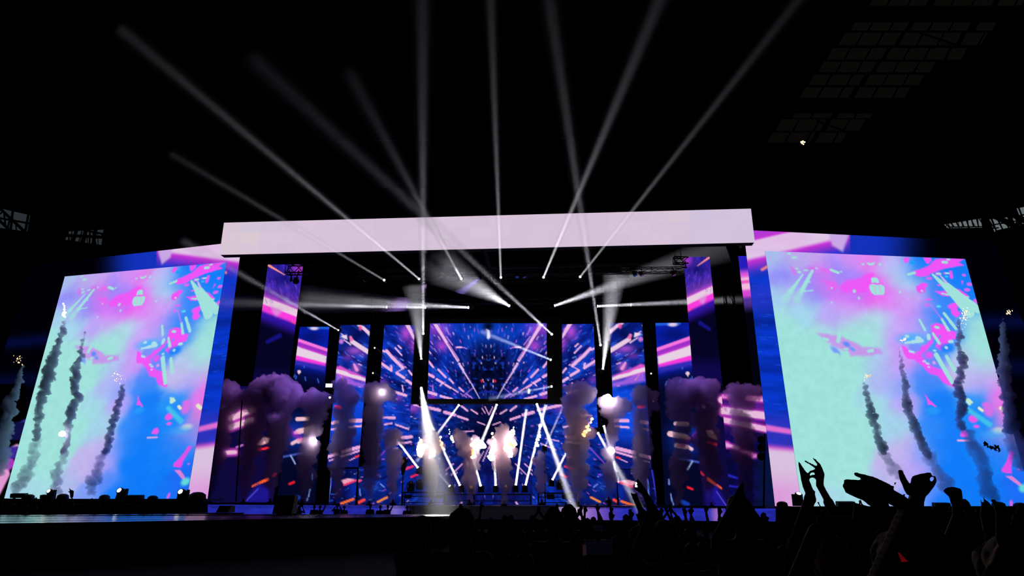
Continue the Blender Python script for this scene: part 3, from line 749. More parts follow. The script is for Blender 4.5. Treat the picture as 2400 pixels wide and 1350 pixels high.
for k in range(len(ed) - 1):      # pleated cloth hung from the platform edge
    nseg = max(4, int((ed[k + 1] - ed[k]).length / 0.22))
    for j in range(nseg + (k == len(ed) - 2)):
        p = ed[k].lerp(ed[k + 1], j / nseg)
        d = (ed[k + 1] - ed[k]).normalized(); nrm = Vector((d.y, -d.x, 0))
        w = 0.05 * math.sin(j * 1.9 + k) + 0.03 * math.sin(j * 0.7)
        v = [bm.verts.new(Vector((p.x, p.y, RZ - 0.05)) + nrm * (0.02 + w * 0.2)), bm.verts.new(Vector((p.x, p.y, 0.6)) + nrm * (0.05 + w)), bm.verts.new(Vector((p.x, p.y, 0.0)) + nrm * (0.06 + w * 1.3))]
        if prev: 
            for q in range(2): bm.faces.new((prev[q], v[q], v[q + 1], prev[q + 1]))
        prev = v
from_bm('skirt', bm, M_SKIRT, root, smooth=True)

# ---------------------------------------------------------------- LED screens
screen('outer_screen', 'huge blue and pink screen with a dark outer end, behind the screen nearest the runway', [(70, 622), (567, 566), (485, 1179), (-95, 1168)], P_OUTL, picture_outer_left, 2.6)
screen('outer_screen', 'huge blue and pink screen behind the screen that the crowd\'s raised hands overlap', [(1743, 539), (2330, 567), (2560, 1200), (1817, 1190)], P_OUTR, picture_outer, 2.6)
fL = homography(SIDE_L, SIDE_R)
screen('side_screen', 'mint and pink camera picture screen standing above the glossy runway', SIDE_L, P_SIDEL, lambda x, y: picture_side(*fL(np.asarray(x), np.asarray(y))), 2.2, 0.4)
screen('side_screen', 'mint and pink camera picture screen partly hidden by large raised hands', SIDE_R, P_SIDER, picture_side, 2.2, 0.4)

fq = [(525, 522), (1760, 489), (1769, 567), (514.5, 596)]
root = empty('fascia_screen', P_FASCIA.hit(1142, 580), 'long pale pink lit header screen spanning the top of the stage', 'screen')
NC, NR = 27, 3
fc = [P_FASCIA.hit(*p) for p in fq]
gap = 0.004
for r in range(NR):
    for c in range(NC):
        def pt(u, v): return fc[0].lerp(fc[1], u).lerp(fc[3].lerp(fc[2], u), v)
        u0, u1, v0, v1 = c / NC, (c + 1) / NC, r / NR, (r + 1) / NR
        cs = [pt(u0, v0), pt(u1, v0), pt(u1, v1), pt(u0, v1)]
        P = np.array(cs); px, py = proj(P)
        cc = picture_fascia(np.array([px.mean()]), np.array([py.mean()]))[0]
        me = bpy.data.meshes.new('led_tile')
        bk = [p - P_FASCIA.n * 0.12 for p in cs]
        me.from_pydata([*cs, *bk], [], [(0, 3, 2, 1), (4, 5, 6, 7), (0, 1, 5, 4), (1, 2, 6, 5), (2, 3, 7, 6), (3, 0, 4, 7)])
        at_ = me.color_attributes.new('picture', 'FLOAT_COLOR', 'POINT')
        at_.data.foreach_set('color', np.tile(np.append(cc, 1), 8).astype(np.float32))
        link('led_tile', me, M_DISP, root)
bm = bmesh.new(); f = [p - P_FASCIA.n * 0.13 for p in fc]; bm_prism(bm, f, [p - P_FASCIA.n * 0.6 for p in f]); from_bm('casing', bm, M_CASE, root)

QL = {3: [(901, 762), (973, 762), (959, 1021), (881, 1021)], 2: [(798, 762), (868, 761), (840, 1095), (766, 1095)], 1: [(703, 766), (772, 766), (738, 1180), (648, 1180)], 0: [(628, 620), (711, 620), (640, 1178), (556, 1177)]}
QR = {3: [(1317, 760), (1391, 759), (1402, 1018), (1318, 1018)], 2: [(1428, 757), (1505, 756), (1527, 1099), (1444, 1099)], 1: [(1536, 757), (1615, 756), (1652, 1190), (1559, 1190)], 0: [(1602, 602), (1663, 602), (1722, 1192), (1648, 1190)]}
PIC = {3: picture_p3, 2: picture_p2, 1: picture_p1, 0: picture_wing}
YP = {3: 55.0, 2: 53.0, 1: 51.0, 0: 48.5}
NM = {3: 'slim_screen', 2: 'slim_screen', 1: 'slim_screen', 0: 'tall_screen'}
LB = {(3, 0): 'narrow column screen of blue shards next to the main screen, runway side', (3, 1): 'narrow column screen of blue shards beside the main screen on the crowd side',
      (2, 0): 'column screen of pink diagonal bars next to the outermost column, runway side', (2, 1): 'column screen of pink diagonal bars above the bright white flare, crowd side',
      (1, 0): 'outermost column screen with one pink and white band, runway side of the stage', (1, 1): 'outermost column screen with one pink and white band, crowd side of the stage',
      (0, 0): 'taller screen with a glowing pink band under the hanging truss and round lamp', (0, 1): 'taller screen with a glowing pink band and short truss stub at its top corner'}
SLIM = []
for k in (3, 2, 1, 0):
    pl = STAGE(YP[k])
    sl = screen(NM[k], LB[(k, 0)], QL[k], pl, PIC[k], 2.2, 0.3)
    sr = screen(NM[k], LB[(k, 1)], QR[k], pl, mirrored(PIC[k], QR[k], QL[k]), 2.2, 0.3)
    if k in (2, 3): SLIM += [(sl, QL[k], YP[k]), (sr, QR[k], YP[k])]
p_main = STAGE(57.0)
root = screen('main_screen', 'main centre screen of mirrored blue and pink light streaks in a black surround', [(1008, 758), (1281, 757.5), (1283, 935), (1001.5, 935)], p_main, picture_main, 2.0, 0.4)
bm = bmesh.new()
for q in [[(975, 748), (1007, 748), (1000.5, 936), (962, 936)], [(1282, 746), (1316, 746), (1318, 936), (1284, 936)], [(962, 936), (1318, 936), (1318, 946), (961, 946)], [(975, 745), (1316, 744), (1316, 757), (975, 757.5)]]:
    cs = [p_main.hit(*p) for p in q]; bm_prism(bm, cs, [p - p_main.n * 0.5 for p in cs])
from_bm('surround', bm, M_METAL, root)
MAIN_ROOT = root
screen('rear_screen', 'floor level screen of flying pink chips behind the flames and floor lamps', [(846, 947), (1445, 947), (1446, 1186), (838, 1184)], STAGE(59.0), picture_low, 2.2, 0.3)

def picture_low_right(x, y):
    p = Paint(x, y, (10, 8, 66)); z = p.frame
    n = fbm(p.x / 30, p.y / 12, 400); p.c *= (0.5 + n)[:, None]
    p.mix(1 - sstep(915, 945, p.y), (2, 2, 10))
    z(1380, 850, 3.375)
    p.mix(np.exp(-((p.y - 968) / 34) ** 2) * 0.75, (150, 40, 190))
    for q in [((930, 262), (1100, 268), 24, (236, 120, 214)), ((1260, 280), (1400, 292), 36, (244, 150, 220)), ((960, 365), (1400, 420), 54, (236, 190, 226)), ((960, 430), (1420, 530), 40, (236, 180, 222)), ((900, 640), (1090, 650), 40, (238, 170, 226)), ((1080, 648), (1180, 676), 22, (236, 160, 222)), ((1290, 735), (1315, 737), 26, (226, 130, 210)), ((1210, 700), (1290, 720), 20, (226, 130, 210))]:
        p.line(q[0], q[1], q[2] + 20, (220, 60, 205), soft=4, op=0.7); p.line(q[0], q[1], q[2], q[3], soft=2)
    p.line((965, 692), (1015, 706), 10, (250, 60, 110), soft=1.2); p.line((785, 968), (815, 980), 16, (236, 30, 60), soft=1.5)
    p.line((905, 945), (940, 978), 26, (255, 90, 50), 10, 1.2); p.line((975, 985), (1045, 1006), 26, (255, 80, 60), 16, 1.2)
    p.poly([(918, 1000), (1040, 990), (1190, 1140), (925, 1140)], (26, 20, 140), 8, 0.9); p.line((1010, 1070), (1080, 1120), 6, (80, 70, 230), soft=1.4)
    p.line((1000, 860), (1180, 915), 12, (40, 40, 200), soft=2.5); p.line((1110, 975), (1195, 985), 8, (40, 40, 200), soft=2.5)
    p.mix(sstep(1755, 1790, p.x) * sstep(1040, 1090, p.y) * 0.6, (8, 26, 60))
    return p.out(0.95)
screen('corner_screen', 'dark low screen with pink stripes behind the three stacked round lamps', [(1690, 905), (1786, 905), (1816, 1190), (1712, 1190)], STAGE(48.0), picture_low_right, 2.4, 0.3)
def picture_strip(x, y):
    p = Paint(x, y, (40, 30, 190)); v = p.y + 0.1 * (p.x - 1740)
    p.mix(sstep(625, 645, v), (226, 90, 226)); p.mix(sstep(645, 655, v) * (1 - sstep(676, 684, v)), (246, 190, 226)); p.mix(sstep(655, 660, v) * (1 - sstep(662, 668, v)), (240, 90, 200)); p.mix(sstep(678, 690, v), (220, 70, 215)); p.mix(sstep(692, 704, v), (80, 50, 150)); p.mix(sstep(710, 740, v), (3, 3, 14))
    return p.out(0.95)
screen('strip_screen', 'thin strip of pink banded screen between black wing and outer screen', [(1730, 600), (1760, 600), (1830, 1189), (1800, 1189)], STAGE(49.6), picture_strip, 2.4, 0.3)
def picture_low_left(x, y):
    return picture_wing(x, y)
screen('corner_screen', 'dark low screen with pink stripes behind the smoke jets nearest the runway', [(525, 905), (596, 905), (575, 1178), (490, 1178)], STAGE(48.0), picture_low_left, 2.4, 0.3)

def picture_block(x, y):
    p = Paint(x, y, (8, 14, 84)); n = fbm(p.x / 16, p.y / 10, 500); p.c *= (0.4 + 1.1 * n)[:, None]; dashes(p, 26, 77, 20, 700, 0.5)
    p.glow((832, 1150), 16, 40, (14, 60, 210), 0.6)
    p.poly([(798, 1126), (816, 1121), (836, 1124), (808, 1138)], (244, 170, 196), 1.4); p.line((806, 1137), (834, 1126), 4, (250, 60, 120), soft=1.2)
    p.line((800, 1180), (828, 1170), 5, (255, 110, 50), soft=1.3); p.line((770, 1176), (776, 1120), 2, (110, 140, 250), soft=1.2); p.line((752, 1182), (768, 1100), 2, (60, 60, 220), soft=1.2)
    return p.out(0.9)
BL_L = [(757, 1099), (838, 1099), (832, 1183), (741, 1182)]; BL_R = [(1445, 1101), (1541, 1100), (1557, 1189), (1452, 1188)]
screen('low_screen', 'low dark blue screen block under the pink bar column screen, runway side', BL_L, STAGE(54.8), picture_block, 2.4, 0.3)
screen('low_screen', 'low dark blue screen block with a lit edge, behind the pointing hand', BL_R, STAGE(54.8), mirrored(picture_block, BL_R, BL_L), 2.4, 0.3)
# ---------------------------------------------------------------- moving head lamps and their beams in the haze
M_HAZE = mat_volume('lit_haze', (1.0, 1.0, 1.0), 0.03, 0.062)
M_HAZE_NEAR = mat_volume('lit_haze_dense', (1.0, 1.0, 1.0), 0.06, 0.04)
HEAD = {}
def head_meshes():
    bm = bmesh.new(); bm_box(bm, (0, 0, 0.09), (0.42, 0.34, 0.18)); bmesh.ops.bevel(bm, geom=bm.edges[:], offset=0.02, segments=1)
    me = bpy.data.meshes.new('base'); bm.to_mesh(me); bm.free(); me.materials.append(M_METAL); HEAD['base'] = me
    bm = bmesh.new()
    for s in (-1, 1):
        bm_box(bm, (s * 0.23, 0, 0.36), (0.06, 0.16, 0.40))
    bm_box(bm, (0, 0, 0.20), (0.52, 0.18, 0.05))
    me = bpy.data.meshes.new('yoke'); bm.to_mesh(me); bm.free(); me.materials.append(M_METAL); HEAD['yoke'] = me
    bm = bmesh.new(); bm_lathe(bm, [(0.10, -0.24), (0.17, -0.20), (0.19, -0.02), (0.19, 0.10), (0.165, 0.24), (0.15, 0.28)], seg=14)
    bmesh.ops.recalc_face_normals(bm, faces=bm.faces)
    me = bpy.data.meshes.new('lamp_head'); bm.to_mesh(me); bm.free(); me.materials.append(M_METAL); HEAD['lamp_head'] = me
    for nm, mt in (('lens', M_LENS), ('amber', M_LENSWARM), ('off', M_LENSOFF)):
        bm = bmesh.new(); bm_lathe(bm, [(0.115, 0.278), (0.09, 0.292), (0.04, 0.30)], seg=14)
        me = bpy.data.meshes.new('lens'); bm.to_mesh(me); bm.free(); me.materials.append(mt); HEAD[nm] = me
head_meshes()
SPOTC = {}
def beam_mesh(r0, r1, L, mat):
    bm = bmesh.new()
    bm_lathe(bm, [(r0, 0.30), (r0 + (r1 - r0) * 0.5, L / 2), (r1, L)], seg=20)
    bmesh.ops.recalc_face_normals(bm, faces=bm.faces)
    me = bpy.data.meshes.new('light_beam'); bm.to_mesh(me); bm.free(); me.materials.append(mat)
    for p in me.polygons: p.use_smooth = True
    return me

def moving_head(src, aim, label, lens='lens', beam=None, hang=False, scale=1.0, group=None, bracket=0.0, haze=None):
    """src: point of the lens pivot; aim: point the lamp is turned to. beam: (half angle in degrees, length, watts, colour)"""
    d = (aim - src).normalized()
    drop = 0.36 * scale
    basez = src.z + drop if hang else src.z - drop
    root = empty('moving_head', (src.x, src.y, basez), label, 'stage light', group)
    up = -1 if hang else 1
    yaw = math.atan2(d.y, d.x) - math.pi / 2
    sh = -Vector((d.x, d.y, 0)).normalized() * (0.5 * scale if hang and d.z > 0.15 else 0.0)
    Rb = Matrix.Translation(root.location + sh) @ Matrix.Rotation(yaw, 4, 'Z') @ Matrix.Diagonal((scale, scale, scale * up, 1))
    def part(name, me, mw):
        o = bpy.data.objects.new(name, me); COL.objects.link(o); o.parent = root
        o.matrix_parent_inverse = Matrix.Translation(-root.location); o.matrix_world = mw; 
        o.matrix_basis = mw
        return o
    part('base', HEAD['base'], Rb); part('yoke', HEAD['yoke'], Rb)
    Rh = Matrix.Translation(src) @ align(d)
    S = Matrix.Diagonal((scale, scale, scale, 1))
    hd = part('lamp_head', HEAD['lamp_head'], Rh @ S)
    ln = part('lens', HEAD[lens], Rh @ S); ln.parent = hd; ln.matrix_parent_inverse = (Rh @ S).inverted(); ln.matrix_basis = Rh @ S
    if bracket:
        zb = basez - 0.02 * (1 if hang else -1)
        bm = bmesh.new(); bm_rod(bm, (src.x, src.y, zb), (src.x, src.y + bracket, zb), 0.035, seg=6); from_bm('bracket', bm, M_METAL, root)
    if beam:
        half, L, watts, colr = beam[:4]
        r0 = 0.10 * scale
        tanh = math.tan(math.radians(half))
        back = r0 / tanh                                   # virtual apex behind the lens
        part('light_beam', beam_mesh(r0 * 1.5, (back + L) * tanh * (1.25 if half < 4 else 0.9), L, haze or (M_HAZE_NEAR if L < 22 else M_HAZE)), Rh)
        ld = bpy.data.lights.new('beam_lamp', 'AREA'); ld.shape = 'DISK'; ld.size = 2 * r0; ld.energy = watts; ld.color = colr
        ld.spread = 2 * math.radians(half)
        lo = bpy.data.objects.new('beam_lamp', ld); COL.objects.link(lo)
        lo.parent = root; lo.matrix_parent_inverse = Matrix.Translation(-root.location)
        lo.matrix_basis = Matrix.Translation(src + d * 0.31 * scale) @ (Vector((0, 0, -1)).rotation_difference(d)).to_matrix().to_4x4()
    return root

WHITE = (0.90, 0.90, 1.0); WARM = (1.0, 0.93, 0.86); BLUISH = (0.55, 0.68, 1.0)
def truss_label(i): 
    return ['first', 'second', 'third', 'fourth', 'fifth', 'sixth'][i] + ' lamp of the upper lamp row counted from the runway side, beam rising'

UP_ROW = [((903, 658), (400, 360), 24, 0.45, 6), ((985, 656), (380, 150), 22, 0.6, 18), ((1082, 655), (905, 330), 22, 0.55, 12), ((1174, 653), (1150, 0), 20, 0.5, 16), ((1273, 652), (1500, 110), 20, 0.6, 24), ((1358, 651), (1800, 90), 20, 0.45, 12)]
for i, (s, t, Y, half, wt) in enumerate(UP_ROW):
    a = at(s[0], s[1], 47.5); b = at(t[0], t[1], Y)
    moving_head(a, b, truss_label(i), beam=(half, [(b - a).length, (b - a).length * 1.08, (b - a).length * 1.2, 46, 46, 46][i], wt * 0.8, WHITE), hang=True, scale=0.8)

ORD = ['first', 'second', 'third', 'fourth', 'fifth', 'sixth', 'seventh', 'eighth']
# second row of hanging lamps, turned sideways
MID = [((913, 720), (640, 712), 47, 2.0, 14, 14), ((1005, 721), (700, 714), 50, 1.6, 12, 22), ((1103, 721), (940, 713), 48, 2.6, 16, 40), ((1197, 719), (1040, 628), 45, 9.0, 10.5, 95), ((1293, 719), (1600, 612), 49, 5.5, 15, 60), ((1393, 718), (1740, 702), 49, 1.8, 16, 45)]
for i, (s, t, Y, half, L, wt) in enumerate(MID):
    moving_head(at(s[0], s[1], 53.5), at(t[0], t[1], Y), ORD[i] + ' lamp of the middle lamp row counted from the runway side, beam sideways', beam=(half, L, wt, WHITE), hang=True, scale=1.0)
# lamps on the posts and lower bar of the main screen's surround
POST = [((992, 785), (990, 0), 24, 0.75, 46, 34, WHITE, 'top lamp on the runway side post of the main screen, beam straight up'),
        ((988, 848), (976, 720), 53, 9.5, 6.8, 55, WHITE, 'second lamp on the runway side post of the main screen, short wide beam up'),
        ((987, 908), (1040, 1208.0), 26.3, 1.9, 29, 195, (1.0, 0.97, 0.95), 'third lamp of the runway side main screen post, wide beam onto the runway tip'),
        ((1295, 785), (780, 310), 22, 0.55, 40, 24, WHITE, 'top lamp on the crowd side post of the main screen, thin beam rising across'),
        ((1295, 845), (1130, 778), 49, 1.4, 9, 22, BLUISH, 'second lamp on the crowd side post of the main screen, bluish beam'),
        ((1297, 905), (1150, 934), 50, 1.4, 8, 10, BLUISH, 'third lamp on the crowd side post of the main screen, faint beam')]
for s, t, Y, half, L, wt, c, lb in POST:
    moving_head(at(s[0], s[1], 55.6), onz(1036, 1208.6, RZ) if Y < 27 and t[1] > 1200 else at(t[0], t[1], Y), lb, beam=(half, L, wt, c), hang=True, scale=0.9, bracket=2.6, haze=M_HAZE_NEAR if wt > 190 else None)
BAR = [((985, 945), (985, 1100), 54, None, 0, 0, 'unlit lamp under the lower bar of the main screen, runway corner'), ((1079, 945), (1000, 1050), 52.5, 1.2, 7, 36, 'second lamp under the main screen bar, beam slanting to the runway side'),
       ((1166, 944), (1118, 1062), 52, 1.5, 6.2, 60, 'third lamp under the main screen bar, beam ending in the flames'), ((1257, 944), (1345, 1192), 45.0, 1.3, 14.5, 80, 'fourth lamp under the main screen bar, long beam slanting down to the crowd side')]
for s, t, Y, half, L, wt, lb in BAR:
    moving_head(at(s[0], s[1], 55.6), at(t[0], t[1], Y), lb, lens='lens' if half else 'off', beam=(half, L, wt, WHITE) if half else None, hang=True, scale=0.9, bracket=2.6)
# lamps on the two lamp ladders between the columns
LADR = [((1408, 812), (1310, 150), 26, 0.7, 42, 26, 'top lamp of the crowd side lamp ladder, thin beam rising'), ((1412, 872), (1434, 700), 50.5, 7.5, 8.2, 95, 'second lamp of the crowd side lamp ladder, wide beam upward'),
        ((1414, 993), (1440, 1092), 51, 1.0, 5.5, 50, 'lowest lamp of the crowd side lamp ladder, short beam down'), ((1400, 1012), (1500, 1196), 44, 1.9, 14, 30, 'lamp at the foot of the narrow crowd side column, beam down to the crowd')]
for s, t, Y, half, L, wt, lb in LADR:
    moving_head(at(s[0], s[1], 53.2), at(t[0], t[1], Y), lb, beam=(half, L, wt, WHITE), hang=True, scale=0.9, bracket=3.2)
for (s, lb, ln) in [((878, 815), 'small dim lamp in the gap between runway side columns, upper one', 'lens'), ((874, 874), 'small dim lamp in the gap between runway side columns, lower one', 'lens'), ((1526, 875), 'tiny dim lamp in the gap left of the crowd side outermost column, upper one', 'lens'), ((1531, 940), 'tiny dim lamp in the gap left of the crowd side outermost column, middle one', 'amber')]:
    moving_head(at(s[0], s[1], 51.6), at(s[0] + 1, s[1] + 40, 42), lb.replace('left of', 'beside'), lens=ln, hang=True, scale=0.5, bracket=4.4)
moving_head(at(795, 775, 52.4), at(560, 640, 38), 'lamp at the top corner of the runway side bar column, faint grey beam', beam=(0.8, 20, 7, WHITE), hang=True, scale=0.6, bracket=2.4)
# floor lamps on the platforms
FLOOR = [((983, 1101), (940, 1044), 54, 0.9, 3.4, 16, 'lens', 'floor lamp on the runway side platform, short beam toward the smoke'), ((1058, 1144), (985, 1060), 53, 0.8, 4, 3.0, 'lens', 'first floor lamp of the centre row from the runway side, faint beam'), ((1081, 1144), (1018, 1010), 53.5, 0.8, 6.0, 24, 'lens', 'second floor lamp of the centre row, beam leaning to the runway side'), ((1105, 1144), (1090, 1100), 52, None, 0, 0, 'amber', 'third floor lamp of the centre row, amber lens behind smoke'), ((1128, 1144), (1108, 1070), 53.5, 0.8, 3.6, 22, 'lens', 'fourth floor lamp of the centre row, beam almost upright'), ((1162, 1144), (1158, 1060), 54, 0.7, 4, 18, 'lens', 'fifth floor lamp of the centre row beside the largest flame'), ((1186, 1144), (1186, 1060), 52, None, 0, 0, 'amber', 'sixth floor lamp of the centre row, amber lens behind smoke'), ((1208, 1144), (1228, 1000), 54, 0.7, 6.5, 26, 'lens', 'seventh floor lamp of the centre row, beam rising upright'), ((1230, 1144), (1270, 985), 54, 0.8, 7, 26, 'lens', 'last floor lamp of the centre row, beam leaning to the crowd side'), ((1292, 1130), (1330, 1055), 54, 0.9, 4.5, 14, 'lens', 'lit floor lamp on the crowd side platform, beam rising')]
for s, t, Y, half, L, wt, ln, lb in FLOOR:
    moving_head(at(s[0], s[1], 55.5), at(t[0], t[1], Y), lb, lens=ln, beam=(half, L, wt * 3.0, WHITE) if half else None, scale=0.95)
tall_lamp = moving_head(at(1276, 1050, 55.0), at(1312, 970, 53.5), 'lamp high behind the thin smoke jet, soft beam rising', beam=(1.2, 4.5, 10, WHITE), scale=0.8)
bm = bmesh.new(); bm_rod(bm, tall_lamp.location, (tall_lamp.location.x, tall_lamp.location.y, deck_z), 0.05, seg=6); from_bm('stand', bm, M_METAL, tall_lamp)
# ---------------------------------------------------------------- smoke jets, comets and flames
def cauliflower(co, nrm, amp, freq, seed, octaves=4):
    d = np.zeros(len(co)); a = 1.0; f = freq
    for k in range(octaves):
        x, y, z = co[:, 0] * f, co[:, 1] * f, co[:, 2] * f
        v = (vnoise(x + z * 0.71, y + 7.3, seed + k) + vnoise(y + x * 0.53 + 11, z + 3.1, seed + 20 + k) + vnoise(z + y * 0.37 + 5, x - 2.7, seed + 40 + k)) / 3
        d += a * (np.abs(v - 0.5) * 2.6 - 0.25); a *= 0.55; f *= 2.1
    return co + nrm * (amp * d)[:, None]

ICO = {}
for lv in (1, 2):
    bm = bmesh.new(); bmesh.ops.create_icosphere(bm, subdivisions=lv, radius=1)
    bm.verts.ensure_lookup_table()
    ICO[lv] = (np.array([tuple(v.co) for v in bm.verts]), np.array([[v.index for v in f.verts] for f in bm.faces])); bm.free()

def lumps(name, balls, voxel, amp, freq, seed, mat, parent=None):
    """one closed billowing surface grown from overlapping balls"""
    fine = len(balls) > 400
    V, T = ICO[1 if fine else 2]
    c = np.array([tuple(p) for p, r in balls]); r = np.array([q for p, q in balls])
    vs = (c[:, None, :] + V[None] * (r * (1.05 if fine else 1.0))[:, None, None]).reshape(-1, 3)
    fs = (T[None] + (np.arange(len(balls)) * len(V))[:, None, None]).reshape(-1, 3)
    me = bpy.data.meshes.new(name)
    me.vertices.add(len(vs)); me.vertices.foreach_set('co', vs.ravel())
    me.loops.add(fs.size); me.loops.foreach_set('vertex_index', fs.ravel().astype(np.int32))
    me.polygons.add(len(fs)); me.polygons.foreach_set('loop_start', np.arange(0, fs.size, 3, dtype=np.int32))
    me.update(calc_edges=True)
    o = bpy.data.objects.new(name, me); COL.objects.link(o)
    md = o.modifiers.new('union', 'REMESH'); md.mode = 'VOXEL'; md.voxel_size = voxel
    dg = bpy.context.evaluated_depsgraph_get(); dg.update()
    nm = bpy.data.meshes.new_from_object(o.evaluated_get(dg))
    o.modifiers.clear(); o.data = nm; bpy.data.meshes.remove(me); nm.name = name
    n = len(nm.vertices); co = np.empty(n * 3, np.float32); no = np.empty(n * 3, np.float32)
    nm.vertices.foreach_get('co', co); nm.vertex_normals.foreach_get('vector', no)
    if amp: co = cauliflower(co.reshape(-1, 3).astype(float), no.reshape(-1, 3).astype(float), amp, freq, seed)
    if amp: nm.vertices.foreach_set('co', co.astype(np.float32).ravel()); nm.update()
    nm.polygons.foreach_set('use_smooth', [True] * len(nm.polygons))
    nm.materials.clear(); nm.materials.append(mat)
    if parent is not None:
        o.parent = parent; o.matrix_parent_inverse = Matrix.Translation(-parent.location)
    return o

M_SMOKE = mat_volume('jet_smoke', (0.66, 0.50, 0.72), 1.9)
M_COMET = mat_volume('comet_smoke', (0.58, 0.58, 0.80), 6.0)
M_COMET_THIN = mat_volume('comet_smoke_thin', (0.62, 0.62, 0.82), 1.9)
M_FLAME = mat_flame('flame_white', (1.0, 0.62, 0.22), 1.8, (1.0, 0.86, 0.62), 15.0)
M_FLAMEO = mat_flame('flame_orange', (0.9, 0.35, 0.08), 0.9, (1.0, 0.7, 0.3), 5.0)
M_SPARK = mat_flame('spark_glow', (1.0, 0.50, 0.22), 1.0, (1.0, 0.64, 0.34), 2.4)
M_FLARE = mat_emit('flare_white', (1.0, 0.96, 0.9), 26.0)

def path_balls(pts, Yfun, step_px, rnd, jit=0.25):
    """pts: (px, py, width px) from base to top; returns balls along the path"""
    out = []
    for (x0, y0, w0), (x1, y1, w1) in zip(pts, pts[1:]):
        n = max(1, int(math.dist((x0, y0), (x1, y1)) / step_px))
        for k in range(n):
            t = k / n; w = w0 + (w1 - w0) * t
            P = Yfun(x0 + (x1 - x0) * t + rnd.uniform(-1, 1) * w * jit, y0 + (y1 - y0) * t)
            s = (P - CAM).dot(FWD) / F
            out.append((P + Vector((0, rnd.uniform(-1, 1) * w * s * 0.2, 0)), max(0.05, w * s * 0.5 * rnd.uniform(0.82, 1.12))))
    return out
def cap_balls(blobs, Yfun, rnd):
    out = []
    for x, y, r in blobs:
        P = Yfun(x, y); s = (P - CAM).dot(FWD) / F
        out.append((P + Vector((0, rnd.uniform(-0.3, 0.3), 0)), r * s))
        for k in range(4):
            a = rnd.uniform(0, 6.28); q = Yfun(x + math.cos(a) * r * 0.8, y + math.sin(a) * r * 0.7)
            out.append((q + Vector((0, rnd.uniform(-0.6, 0.6), 0)), r * s * rnd.uniform(0.35, 0.6)))
    return out

def flame(x, y, w, h, lean, parent, mat, plane, seed, front=0.5):
    """upright flame tongue"""
    rnd = random.Random(seed); balls = []
    n = 7
    for k in range(n):
        t = k / (n - 1); ww = 0.7 * w * (0.55 + 0.6 * math.sin(math.pi * min(1, t * 0.9 + 0.12))) * (1 - 0.55 * t)
        P = plane.hit(x + lean * t + rnd.uniform(-0.25, 0.25) * w, y - h * t) + plane.n * front
        s = (P - CAM).dot(FWD) / F
        balls.append((P, max(0.06, ww * 0.5 * s)))
    return lumps('flame', balls, 0.04, 0.24, 3.8, seed, mat, parent)

